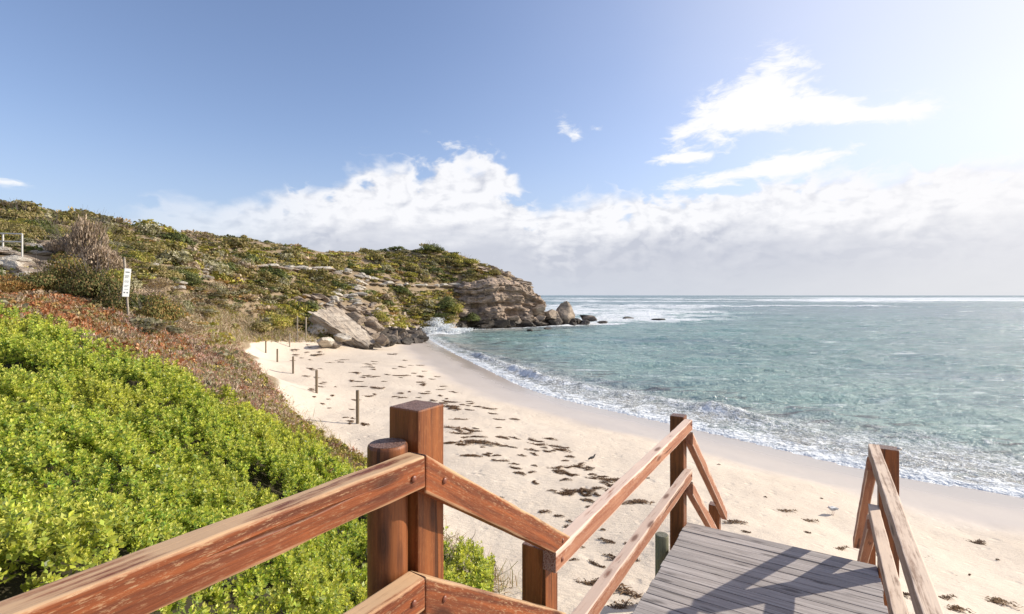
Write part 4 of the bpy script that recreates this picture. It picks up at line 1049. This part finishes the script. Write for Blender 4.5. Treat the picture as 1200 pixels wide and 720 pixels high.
link('fringe_grass', mesh_np('fringe_grass', V, quads(len(V) // 4), m_scrub, False, None, c_), kind='stuff', label='olive and rusty fringe growth along the right edge of the green dune', category='scrub')
pts_, r_ = region(900, [(380, 500), (440, 560), (600, 690), (560, 700), (500, 640), (420, 590), (330, 470), (300, 440)], 304, 6., 30.)
V, c_ = blades(pts_[:420], r_, multi(['dry', 'sage', 'dry', 'rust']), 5, .28, .006, .8)
link('dry_grass', mesh_np('dry_grass', V, quads(len(V) // 4), m_scrub, False, None, c_), kind='stuff', label='thin dry stalks scattered on the sand at the dune edge', category='dry grass')
pts_, r_ = region(2200, [(200, 350), (240, 345), (290, 372), (372, 392), (372, 402), (290, 402), (255, 405), (215, 385)], 305, 14., 60.)
V, c_ = blades(pts_, r_, multi(['dry', 'dry', 'sage', 'dry', 'bright']), 5, .42, .018, .7)
link('path_grass', mesh_np('path_grass', V, quads(len(V) // 4), m_scrub, False, None, c_), kind='stuff', label='straw coloured dry grass beside the sandy path at the foot of the hill', category='dry grass')
# plants right of the big post
for (px, py, Y, s, kind, lab) in ((532, 682, 6.6, .34, 'bright', 'small bright green sand plant just right of the tall square post'), (512, 668, 7.2, .3, 'dark', 'dark green tuft half hidden behind the tall square post'),
                                  (568, 694, 6.4, .2, 'bright', 'little green sprig on the sand right of the small bright plant')):
    big_shrub(px, py, Y, s, kind, lab, 1500, .045, .8, cat='plant', tw=10)
for (px, py, Y, s) in ((545, 640, 7.6, .3), (530, 625, 8.2, .3), (560, 660, 7.2, .22)):
    pass

# ------------------------------------------------------------------ timber stairway
d = Vector((math.sin(R(31.5)), math.cos(R(31.5)), 0)); p = Vector((math.cos(R(31.5)), -math.sin(R(31.5)), 0)); Zv = Vector((0, 0, 1))
def Q(a, l, z): return d * a + p * l + Zv * z
stair = thing('timber_stairway', Q(3.5, -.355, -3.8), 'timber beach stairway with a grey planked landing, red posts and faded rails', 'stairway')
def wood(name, verts, faces, axis, mat, parent, bev=.005, upv=Zv, lab=None, cuts=0, wob_=0.):
    ax = axis.normalized(); y = upv.cross(ax).normalized(); z = ax.cross(y)
    M3 = Matrix((ax, y, z)).transposed(); o0 = sum(verts, Vector()) / len(verts)
    M = Matrix.Translation(o0) @ M3.to_4x4(); Mi = M.inverted()
    bm = bmesh.new(); vs = [bm.verts.new(Mi @ v) for v in verts]
    for f_ in faces: bm.faces.new([vs[i] for i in f_])
    bmesh.ops.recalc_face_normals(bm, faces=bm.faces)
    if bev: bmesh.ops.bevel(bm, geom=bm.edges[:], offset=bev, segments=2, affect='EDGES', profile=.6)
    if cuts:
        L = [e for e in bm.edges if abs((e.verts[0].co - e.verts[1].co).x) > .12]
        bmesh.ops.subdivide_edges(bm, edges=L, cuts=cuts, use_grid_fill=True)
        off = rng.uniform(0, 50)
        for v in bm.verts:
            q_ = np.array([v.co.x * 9 + off, v.co.y * 20, v.co.z * 20]); v.co += Vector((0, float(vnoise(q_, 1)), float(vnoise(q_, 2)))) * wob_
    me = bpy.data.meshes.new(name); bm.to_mesh(me); bm.free(); me.materials.append(mat)
    o = bpy.data.objects.new(name, me); C.objects.link(o); o.parent = parent
    pl = Vector() if parent is None else parent.matrix_basis.translation if parent.parent is None else parent.parent.matrix_basis.translation
    o.matrix_basis = Matrix.Translation(-pl) @ M if parent else M
    if lab: o['label'] = lab
    return o
BF = [(0, 1, 2, 3), (7, 6, 5, 4), (0, 4, 5, 1), (1, 5, 6, 2), (2, 6, 7, 3), (3, 7, 4, 0)]
def prism(name, poly, l0, l1, axis, mat, bev=.005, lab=None, **k):    # poly: (along, z) pairs
    n = len(poly); vs = [Q(a, l0, z) for a, z in poly] + [Q(a, l1, z) for a, z in poly]
    fs = [tuple(range(n)), tuple(range(2 * n - 1, n - 1, -1))] + [(i, i + n, (i + 1) % n + n, (i + 1) % n) for i in range(n)]
    return wood(name, vs, fs, axis, mat, stair, bev, p.cross(axis) * -1 if abs(axis.z) > .9 else Zv, lab, **k)
def sbolt(parent, loc, nrm, r=.011, mat=None):
    bm = bmesh.new(); bmesh.ops.create_uvsphere(bm, u_segments=12, v_segments=6, radius=r)
    for v in bm.verts: v.co.z = v.co.z * .55 if v.co.z > 0 else v.co.z * .2
    me = bpy.data.meshes.new('bolt'); bm.to_mesh(me); bm.free(); me.materials.append(mat or m_bolt)
    for f_ in me.polygons: f_.use_smooth = True
    o = bpy.data.objects.new('bolt', me); C.objects.link(o); o.parent = parent
    W_ = Matrix.Translation(loc) @ nrm.to_track_quat('Z', 'Y').to_matrix().to_4x4()
    PM = Matrix.Translation(stair.location) @ parent.matrix_basis
    o.matrix_basis = PM.inverted() @ W_
    return o
LI, LO = -1.03, -1.10; RI, RO = .32, .39; RH = .098
PW = .13
def post(a, l0, l1, top, bot, mat, lab=None, w=PW):
    vs = [Q(x, y, z) for z in (bot, top) for x, y in ((a, l0), (a + w, l0), (a + w, l1), (a, l1))]
    return wood('post', vs, [(0, 1, 2, 3), (7, 6, 5, 4), (0, 4, 5, 1), (1, 5, 6, 2), (2, 6, 7, 3), (3, 7, 4, 0)], Zv, mat, stair, .006, p, lab, cuts=14, wob_=.0012)
def round_post(c, r, top, bot, mat, lab=None, parent=None, name='post', domed=.004):
    bm = bmesh.new(); n = 28; H_ = top - bot; prev = None
    zs = [0, H_ * .33, H_ * .66, H_ - .012, H_ - .004, H_]; rs = [1, 1, 1, 1, .97, .9]
    for z, k in zip(zs, rs):
        ring = [bm.verts.new((z, math.cos(t) * r * k * (1 + .012 * math.sin(3 * t + 1)), math.sin(t) * r * k * (1 + .01 * math.cos(2 * t)))) for t in [6.28318 * i / n for i in range(n)]]
        if prev:
            for i in range(n): bm.faces.new((prev[i], prev[(i + 1) % n], ring[(i + 1) % n], ring[i]))
        prev = ring
    bm.faces.new(prev)
    bmesh.ops.recalc_face_normals(bm, faces=bm.faces)
    me = bpy.data.meshes.new(name); bm.to_mesh(me); bm.free(); me.materials.append(mat)
    for f_ in me.polygons: f_.use_smooth = len(f_.vertices) == 4
    o = bpy.data.objects.new(name, me); C.objects.link(o)
    M = Matrix.Translation((c[0], c[1], bot)) @ Matrix(((0, 0, -1), (0, 1, 0), (1, 0, 0))).to_4x4()
    if parent: o.parent = parent; M = Matrix.Translation(-parent.location) @ M
    o.matrix_basis = M
    if lab: o['label'] = lab
    return o
zu, zl = -.491, -1.176
SLP = .652
# left run: upper level rails
def level(a0, a1, l0, l1, top, mat, lab=None, dd=d, **k):
    return prism('rail', [(a0, top - RH), (a1, top - RH), (a1, top), (a0, top)], l0, l1, d, mat, .006, lab, cuts=40, wob_=.0022)
Aj = 1.175
def rail_free(P0, P1, out, mat, lab=None):      # free level rail, inner top edge from P0 to P1
    t = (P1 - P0).normalized(); sidev = out
    vs = [P0 + Zv * -RH, P1 + Zv * -RH, P1, P0]; vs = vs + [v + sidev * .07 for v in vs]
    return wood('rail', vs, BF, t, mat, stair, .007, Zv, lab, cuts=60, wob_=.0026)
azl = R(33.2); dl = Vector((math.sin(azl), math.cos(azl), 0)); pl_ = Vector((-math.cos(azl), math.sin(azl), 0))
A0 = Q(Aj - .001, LI, zu)
r1 = rail_free(A0 - dl * 2.2, A0, pl_, m_red, 'long red rail with a pale worn top edge in the left foreground')
A1 = Q(Aj - .001, LI, -.862)
r2 = rail_free(A1 - dl * 2.2, A1, pl_, m_red, 'lower red foreground rail with a pale worn top edge')
# sloping rails from the tall post down to the landing
e0 = Aj + .003; top0 = zu + .002
endt = e0 + (top0 - zl) / SLP
vth = RH / math.cos(math.atan(SLP))
r3 = prism('rail', [(e0, top0 - vth), (endt - vth / SLP, zl + .003), (endt, zl + .003), (e0, top0)], LI, LO, (d - Zv * SLP), m_red, .006, 'red sloping handrail from the tall post down to the landing', cuts=30, wob_=.002)
r4 = prism('rail', [(e0, -.862 - vth), (e0 + 1.0, -.862 - vth - SLP * 1.0), (e0 + 1.0, -.862 - SLP * 1.0), (e0, -.862)], LI, LO, (d - Zv * SLP), m_red, .006, 'lower red sloping rail beside the upper steps', cuts=30, wob_=.002)
Bj = 2.066
r5 = level(Bj, 4.94, LI, LO, zl, m_fade, 'faded pinkish top rail along the left side of the landing')
r6 = level(2.18, 4.94, LI, LO, -1.645, m_fade, 'faded pinkish lower rail along the left side of the landing')
r7 = level(Bj, 4.86, RI, RO, -1.17, m_grey, 'weathered pale top rail along the right side of the landing')
r8 = level(Bj, 4.86, RI, RO, -1.645, m_grey, 'weathered pale lower rail along the right side of the landing')
S2 = .729
for (l0, l1, zt, mt, lab) in ((LI, LO, -1.30, m_fade, 'left upper'), (LI, LO, -1.77, m_fade, 'left lower'), (RI, RO, -1.30, m_fade, 'right upper'), (RI, RO, -1.77, m_fade, 'right lower')):
    v2 = RH / math.cos(math.atan(S2)); a0 = 4.965; a1 = 7.02
    prism('rail', [(a0, zt - v2), (a1, zt - v2 - S2 * (a1 - a0)), (a1, zt - S2 * (a1 - a0)), (a0, zt)], l0, l1, (d - Zv * S2), mt, .005, lab + ' sloping rail of the lower steps', cuts=20, wob_=.002)
pA = post(1.222, LO - .002, LO - PW - .002, -.372, -3.2, m_redpost, 'tall square red post, nearest to the viewer')
pR = round_post(Q(1.153, -1.168, 0), .063, -.468, -3.2, m_redpost, 'round red post bolted beside the tall square one', stair)
pB = post(2.10, LO - .002, LO - PW - .002, -1.20, -3.9, m_redpost, 'short square red post where the sloping rail meets the landing')
pC = post(4.905, LO - .002, LO - PW - .002, -1.155, -4.3, m_redpost, 'square brown post at the far left corner of the landing')
pD = post(4.905, RO + .002, RO + PW + .002, -1.21, -4.4, m_redpost, 'square brown post at the far right corner of the landing')
pB2 = post(2.10, RO + .002, RO + PW + .002, -1.15, -3.9, m_redpost)
pE = post(6.86, LO - .002, LO - PW - .002, -2.70, -4.5, m_redpost, 'left bottom post of the lower steps')
pF = post(6.86, RO + .002, RO + PW + .002, -2.70, -4.5, m_redpost, 'right bottom post of the lower steps')
inn = p
for (rl, a, l, z) in ((r1, 1.122, LI, zu - .055), (r3, 1.265, LI, zu - .105), (r2, 1.122, LI, -.915), (r4, 1.265, LI, -.975), (r5, 2.13, LI, -1.235), (r3, 2.135, LI, -1.150), (r5, 4.90, LI, -1.215), (r6, 4.90, LI, -1.69)):
    sbolt(rl, Q(a, l, z) + inn * .001, inn)
for (rl, z) in ((pD, -1.21), (pD, -1.69)):
    b_ = sbolt(rl, Q(4.97, RO + PW + .004, z), inn, .012, m_metal); b_.scale = (1, 1, 3.5)
# landing planks
zd = -2.2; k = 0; a = 2.13
npl = 28; pitch = (5.05 - 2.13) / npl
proto_b = None
for k in range(npl):
    a = 2.13 + k * pitch; l0 = LO - .004 + rng.uniform(-.008, .008); l1 = RO + .004 + rng.uniform(-.008, .008); zz = zd + rng.uniform(-.0025, .0025)
    if k == npl - 1 or pA is None: l0, l1 = LO, RO
    gap = .0075
    if a + pitch > 4.9 and False: pass
    vs = [Q(x, l, z) for z in (zz - .032, zz) for x, l in ((a + gap / 2, l0), (a + pitch - gap / 2, l0), (a + pitch - gap / 2, l1), (a + gap / 2, l1))]
    wood('deck_board', vs, [(0, 1, 2, 3), (7, 6, 5, 4), (0, 4, 5, 1), (1, 5, 6, 2), (2, 6, 7, 3), (3, 7, 4, 0)], p, m_deck, stair, .0035)
# bearers, joists, fascia and stumps below
for l in (LO + .03, -.36, RO - .09): prism('joist', [(2.15, -2.39), (5.02, -2.39), (5.02, -2.236), (2.15, -2.236)], l, l + .055, d, m_grey, .003)
for a in (2.5, 4.55): prism('bearer', [(a, -2.55), (a + .09, -2.55), (a + .09, -2.393), (a, -2.393)], LO, RO, p, m_grey, .003)
for a in (2.55, 4.6):
    for l in (LO + .14, RO - .16): round_post(Q(a, l, 0), .06, -2.552, -4.4, m_green, None, stair, 'stump')
# steps: upper flight (4 risers) and lower flight (8 risers)
nst = 4; rise = (2.2 - 1.46) / nst
for k in range(1, nst):
    z = -1.46 - rise * k; a = 2.13 - (nst - k) * .27
    prism('tread', [(a, z - .04), (a + .26, z - .04), (a + .26, z), (a, z)], LO, RO, p, m_deck, .004)
for l in (LO, RO - .045): prism('stringer', [(1.05, -1.72), (2.12, -2.42), (2.12, -2.22), (1.05, -1.50)], l, l + .045, (d - Zv * SLP), m_redpost, .003)
for k in range(8):
    z = zd - .182 * (k + 1); a = 5.07 + k * .25
    prism('tread', [(a, z - .04), (a + .245, z - .04), (a + .245, z), (a, z)], LO + .05, RO - .05, p, m_deck, .004)
for l in (LO, RO - .045): prism('stringer', [(5.06, -2.46), (7.1, -3.95), (7.1, -3.70), (5.06, -2.21)], l, l + .045, (d - Zv * S2), m_grey, .003)
# upper landing on which the viewer stands
for k in range(18):
    a = 1.06 - (k + 1) * .105; z = -1.46
    vs = [Q(x, l, zz) for zz in (z - .032, z) for x, l in ((a + .004, LO + .0), (a + .101, LO + .0), (a + .101, RO + .5), (a + .004, RO + .5))]
    wood('deck_board', vs, [(0, 1, 2, 3), (7, 6, 5, 4), (0, 4, 5, 1), (1, 5, 6, 2), (2, 6, 7, 3), (3, 7, 4, 0)], p, m_deck, stair, .0035)
for l in (LO + .03, RO + .2): prism('joist', [(-.8, -1.66), (1.02, -1.66), (1.02, -1.495), (-.8, -1.495)], l, l + .055, d, m_grey, .003)
# treated stump beside the landing
gp = round_post((1.325, 4.45, 0), .058, -2.115, -4.3, m_green, None, None, 'treated_pole')
tag(gp, 'short round greenish treated pole beside the left edge of the landing', 'pole')

# ------------------------------------------------------------------ beach marker poles
plab = ['tallest weathered beach pole, nearest to the viewer, with weed at its base', 'second weathered beach pole from the viewer', 'third weathered beach pole from the viewer', 'fourth weathered beach pole from the viewer, short and dark',
        'fifth beach pole, leftmost of the row', 'slim pale beach pole in front of the bushes, left of the two tall ones']
for (px, yb, yt, lab, w_) in ((419, 497, 458, plab[0], .055), (371, 461, 434, plab[1], .055), (343.5, 438, 418, plab[2], .05), (325, 424.5, 409, plab[3], .05), (311.5, 414, 400, plab[4], .05), (339.5, 407, 391, plab[5], .045),
                              (348.5, 401, 371, 'tall thin pale pole at the end of the beach, left one of two', .05), (358.5, 398, 372, 'tall thin pale pole at the end of the beach beside the boulders', .055)):
    h_ = hit(px, yb, 8.); hgt = (yb - yt) / F * h_.y
    o = round_post((h_.x, h_.y, 0), w_, h_.z + hgt, h_.z - .3, m_pole if 'pale' not in lab else m_palepole, None, None, 'beach_pole'); tag(o, lab, 'pole', 'weathered poles along the back of the beach')
    o.rotation_euler.rotate_axis('Z', 0)
    if 'beside the boulders' in lab: pend = h_ + Vector((0, 0, hgt))
# ------------------------------------------------------------------ white pipe railing on the hill
def tube(name, a, b, r, mat, parent=None, n=8):
    v = b - a; L = v.length; bm = bmesh.new()
    bmesh.ops.create_cone(bm, cap_ends=True, segments=n, radius1=r, radius2=r, depth=L)
    me = bpy.data.meshes.new(name); bm.to_mesh(me); bm.free(); me.materials.append(mat)
    o = bpy.data.objects.new(name, me); C.objects.link(o)
    M = Matrix.Translation((a + b) / 2) @ v.to_track_quat('Z', 'Y').to_matrix().to_4x4()
    if parent: o.parent = parent; M = Matrix.Translation(-parent.location) @ M
    o.matrix_basis = M; return o
Yf = 28.5
f1, f2, f0 = at(26, 294, Yf), at(3.5, 293, Yf + .4), at(-40, 293, Yf + 1.2)
rl = thing('pipe_railing', f1, 'white metal pipe railing on the rock ledge at the far left', 'railing')
H1 = 19.5 * Yf / F
for f_ in (f1, f2, f0): tube('post', f_ + Vector((0, 0, -.5)), f_ + Vector((0, 0, H1)), .045, m_metal, rl)
for t_ in (1., .52):
    tube('rail', f1 + Vector((0, 0, H1 * t_)), f2 + Vector((0, 0, H1 * t_)), .038, m_metal, rl); tube('rail', f2 + Vector((0, 0, H1 * t_)), f0 + Vector((0, 0, H1 * t_)), .038, m_metal, rl)
# ------------------------------------------------------------------ warning sign on its pole
h_ = hit(151.5, 375, 10.)
Ys = h_.y
sg = thing('sign', h_, 'tall narrow white notice board on a thin pole in the scrub', 'sign')
topp = Vector(((145.5 - 600) / F * Ys, Ys, -(302 - HZ) / F * Ys))
tube('pole', h_ + Vector((0, 0, -.3)), topp, .035, m_palepole, sg, 12)
hgts = lambda py: -(py - HZ) / F * Ys
bw, bh = .20, (348 - 315) / F * Ys
bmn = bmesh.new(); bmesh.ops.create_cube(bmn, size=1)
for v in bmn.verts: v.co = Vector((v.co.x * bw, v.co.y * .02, v.co.z * bh))
bmesh.ops.bevel(bmn, geom=bmn.edges[:], offset=.004, segments=1, affect='EDGES')
me = bpy.data.meshes.new('board'); bmn.to_mesh(me); bmn.free(); me.materials.append(m_sign)
bd = bpy.data.objects.new('board', me); C.objects.link(bd); bd.parent = sg
ctr = Vector(((149.8 - 600) / F * Ys, Ys - .055, hgts(331.5))); bd.location = ctr - sg.location; bd.rotation_euler = (0, R(4), R(52))
for (x, z, w_, h2) in ((-.045, -.36, .05, .035), (.04, -.36, .05, .035), (.0, .38, .12, .03), (-.01, .26, .13, .012), (0, .22, .12, .012), (-.02, .18, .1, .012), (0, .06, .13, .012), (-.01, .02, .12, .012), (0, -.1, .12, .012), (-.02, -.14, .1, .012), (0, -.24, .12, .012)):
    bmn = bmesh.new(); bmesh.ops.create_cube(bmn, size=1)
    for v in bmn.verts: v.co = Vector((v.co.x * w_, v.co.y * .002, v.co.z * h2 * 1.2))
    me = bpy.data.meshes.new('print'); bmn.to_mesh(me); bmn.free(); me.materials.append(m_ink)
    q_ = bpy.data.objects.new('print', me); C.objects.link(q_); q_.parent = bd; q_.location = (x, -.0115, z * bh / 1.02)

# ------------------------------------------------------------------ seaweed
def weed_mesh(seed, mat, n=26, long_=1.):
    r = random.Random(seed); bm = bmesh.new()
    for k in range(n):
        a = r.gauss(0, .5); x = max(-.45, min(.45, r.gauss(0, .24))) * long_; y = r.gauss(0, .075) + .12 * math.sin(x * 4 + seed); L = r.uniform(.08, .28) * long_; w_ = r.uniform(.006, .02); z = r.uniform(.0, .045) * max(0, 1 - abs(x) * 1.4)
        pr = None; hx, hy = x - L / 2 * math.cos(a), y - L / 2 * math.sin(a); ph = r.uniform(0, 6)
        for s_ in range(6):
            t = s_ / 5; cx_ = hx + L * t * math.cos(a) + .02 * math.sin(t * 9 + ph); cy_ = hy + L * t * math.sin(a) + .03 * math.sin(t * 7 + ph)
            cz_ = z + .016 * math.sin(t * 3.14) * (1 + math.sin(ph + t * 8)) + .004; ww = w_ * (.3 + math.sin(t * 3.0 + .1)); tw = math.sin(ph + t * 6) * .6
            v1 = bm.verts.new((cx_ - math.sin(a) * ww, cy_ + math.cos(a) * ww, cz_ + ww * tw)); v2 = bm.verts.new((cx_ + math.sin(a) * ww, cy_ - math.cos(a) * ww, max(0.002, cz_ - ww * tw)))
            if pr: bm.faces.new((pr[0], pr[1], v2, v1))
            pr = (v1, v2)
    me = bpy.data.meshes.new('seaweed'); bm.to_mesh(me); bm.free(); me.materials.append(mat); me.materials.append(m_weedl)
    for i, f_ in enumerate(me.polygons): f_.material_index = 1 if r.random() < .25 else 0
    return me
WM = [weed_mesh(k, m_weed if k < 6 else m_weedl, 70 + 20 * (k % 3), 1. + .3 * (k % 2)) for k in range(8)]
def weed(px, py, wpx, lab=None, tan=False, rotv=None, zone='scattered over the dry sand'):
    h_ = hit(px, py, 5.)
    if h_ is None: return
    s = wpx * h_.y / F / .95
    o = link('seaweed', WM[rng.randrange(6, 8)] if tan else WM[rng.randrange(6)], None, h_ + Vector((0, 0, .004)))
    o.scale = (s, s * rng.uniform(.7, 1.4), min(.75, max(.45, s * .7))); o.rotation_euler = (0, 0, rng.uniform(-.5, .15) if rotv is None else rotv)
    tag(o, lab or 'clump of dark brown seaweed ' + zone, 'seaweed', None if lab else 'seaweed clumps scattered over the dry sand')
for (px, py, w_, lab, tan) in ((922, 600, 22, 'small tan seaweed clump on the sand, left of the grey gull', True), (948, 611, 20, 'brown seaweed clump just below the tan one near the gull', True), (985, 644, 22, 'brown seaweed clump beside the rail of the lower steps', True),
    (862, 614, 26, 'long dark seaweed clump right of the bottom post of the steps', False), (874, 625, 10, 'small round seaweed ball at the far edge of the landing', False), (1144, 636, 18, 'thin seaweed strip at the right, near the wet sand', False),
    (1108, 702, 26, 'fluffy tan seaweed clump behind the right rail', True), (1168, 707, 32, 'tan seaweed clump in the bottom right corner', True), (1060, 700, 22, 'brown seaweed clump between the right rails', False), (1120, 716, 26, 'tan seaweed clump at the bottom edge right of the right rail', True),
    (693, 683, 26, 'dark seaweed clump on the sand under the left rails', False), (735, 696, 44, 'large tangled seaweed heap in the shade of the landing', False), (728, 712, 40, 'tangled brown seaweed heap at the bottom edge left of the landing', False), (748, 590, 34, 'dark seaweed clump behind the left landing post', False),
    (716, 562, 34, 'long dark seaweed clump right below the dark bird', False), (718, 576, 26, 'dark seaweed clump behind the left top rail', False), (560, 520, 44, 'long dark seaweed clump right of the tall square post', False), (537, 508, 30, 'dark seaweed clump immediately right of the tall square post', False)):
    weed(px, py, w_, lab, tan)
def blobweed(n, poly, wlo, whi, seed, zone):
    r = random.Random(seed); poly = np.array(poly, float); x0, y0 = poly.min(0); x1, y1 = poly.max(0); k = 0
    while k < n:
        px, py = r.uniform(x0, x1), r.uniform(y0, y1)
        if not inside(np.array([px]), np.array([py]), poly)[0]: continue
        k += 1
        weed(px, py, r.uniform(wlo, whi) * (1.5 if r.random() < .15 else 1), rotv=r.gauss(-.25, .35), zone=zone)
blobweed(100, [(520, 470), (560, 472), (600, 490), (655, 520), (720, 560), (730, 580), (690, 600), (640, 575), (590, 545), (525, 530)], 6, 20, 1, 'between the tall square post and the dark bird')
blobweed(95, [(380, 402), (470, 415), (520, 445), (560, 475), (520, 500), (440, 470), (400, 450), (340, 425), (330, 408)], 5, 13, 2, 'on far sand between the poles and the boulders')
blobweed(22, [(345, 425), (420, 470), (440, 500), (400, 500), (360, 465)], 5, 12, 3, 'near the second and nearest beach poles')
blobweed(22, [(530, 560), (640, 600), (760, 640), (720, 680), (620, 640)], 6, 16, 4, 'on the sand seen through the left railing')
blobweed(14, [(560, 440), (700, 500), (900, 560), (1180, 660), (1150, 690), (900, 620), (700, 540)], 3, 8, 5, 'lying alone on the smooth sand towards the water')

# ------------------------------------------------------------------ birds
def skin_obj(name, pts, rad, edges, mat, parent, sub=2):
    me = bpy.data.meshes.new(name); me.from_pydata(pts, edges, []); me.materials.append(mat)
    o = bpy.data.objects.new(name, me); C.objects.link(o); o.parent = parent
    s_ = o.modifiers.new('skin', 'SKIN'); s_.use_smooth_shade = True
    for v, r in zip(me.skin_vertices[0].data, rad): v.radius = r if isinstance(r, tuple) else (r, r)
    me.skin_vertices[0].data[0].use_root = True
    q_ = o.modifiers.new('sub', 'SUBSURF'); q_.levels = sub; q_.render_levels = sub
    return o
def bird(px, py, length, yaw, body, head, lab, upright):
    h_ = hit(px, py, 5.); t = thing('bird', h_, lab, 'bird'); L = length
    hh = .36 * L
    k = .30 if upright else .16
    pts = [(0, 0, hh), (.16 * L, 0, hh + .05 * L), (.27 * L, 0, hh + k * .6 * L), (.33 * L, 0, hh + k * L), (.40 * L, 0, hh + k * 1.0 * L), (-.2 * L, 0, hh - .01 * L), (-.36 * L, 0, hh - .09 * L), (-.52 * L, 0, hh - .16 * L)]
    rad = [(.125 * L, .13 * L), (.12 * L, .115 * L), (.07 * L, .07 * L), (.066 * L, .066 * L), (.045 * L, .045 * L), (.10 * L, .09 * L), (.055 * L, .035 * L), (.035 * L, .012 * L)]
    skin_obj('body', pts, rad, [(0, 1), (1, 2), (2, 3), (3, 4), (0, 5), (5, 6), (6, 7)], body, t)
    skin_obj('beak', [(.43 * L, 0, hh + k * L), (.53 * L, 0, hh + k * .93 * L)], [.018 * L, .006 * L], [(0, 1)], m_legs, t, 1)
    for s_ in (-1, 1):
        skin_obj('wing', [(.12 * L, s_ * .105 * L, hh + .05 * L), (-.1 * L, s_ * .11 * L, hh + .03 * L), (-.34 * L, s_ * .07 * L, hh - .02 * L), (-.5 * L, s_ * .03 * L, hh - .05 * L)],
                 [(.03 * L, .07 * L), (.03 * L, .085 * L), (.022 * L, .045 * L), (.01 * L, .015 * L)], [(0, 1), (1, 2), (2, 3)], head, t, 1)
        skin_obj('leg', [(.0, s_ * .05 * L, hh - .1 * L), (-.03 * L, s_ * .05 * L, hh * .45), (.0, s_ * .05 * L, .01), (.07 * L, s_ * .05 * L, .006)], [.012 * L, .009 * L, .009 * L, .012 * L], [(0, 1), (1, 2), (2, 3)], m_legs, t, 1)
        skin_obj('eye', [(.355 * L, s_ * .042 * L, hh + k * 1.05 * L), (.36 * L, s_ * .05 * L, hh + k * 1.05 * L)], [.009 * L, .006 * L], [(0, 1)], m_ink, t, 1)
    t.rotation_euler = (0, 0, yaw)
    return t
bird(694, 541, .26, R(25), m_dark, m_dark, 'small dark bird standing on the sand among the seaweed', True)
bird(976, 605, .36, R(205), m_gull, m_wing, 'grey and white gull walking on the sand beyond the landing', False)
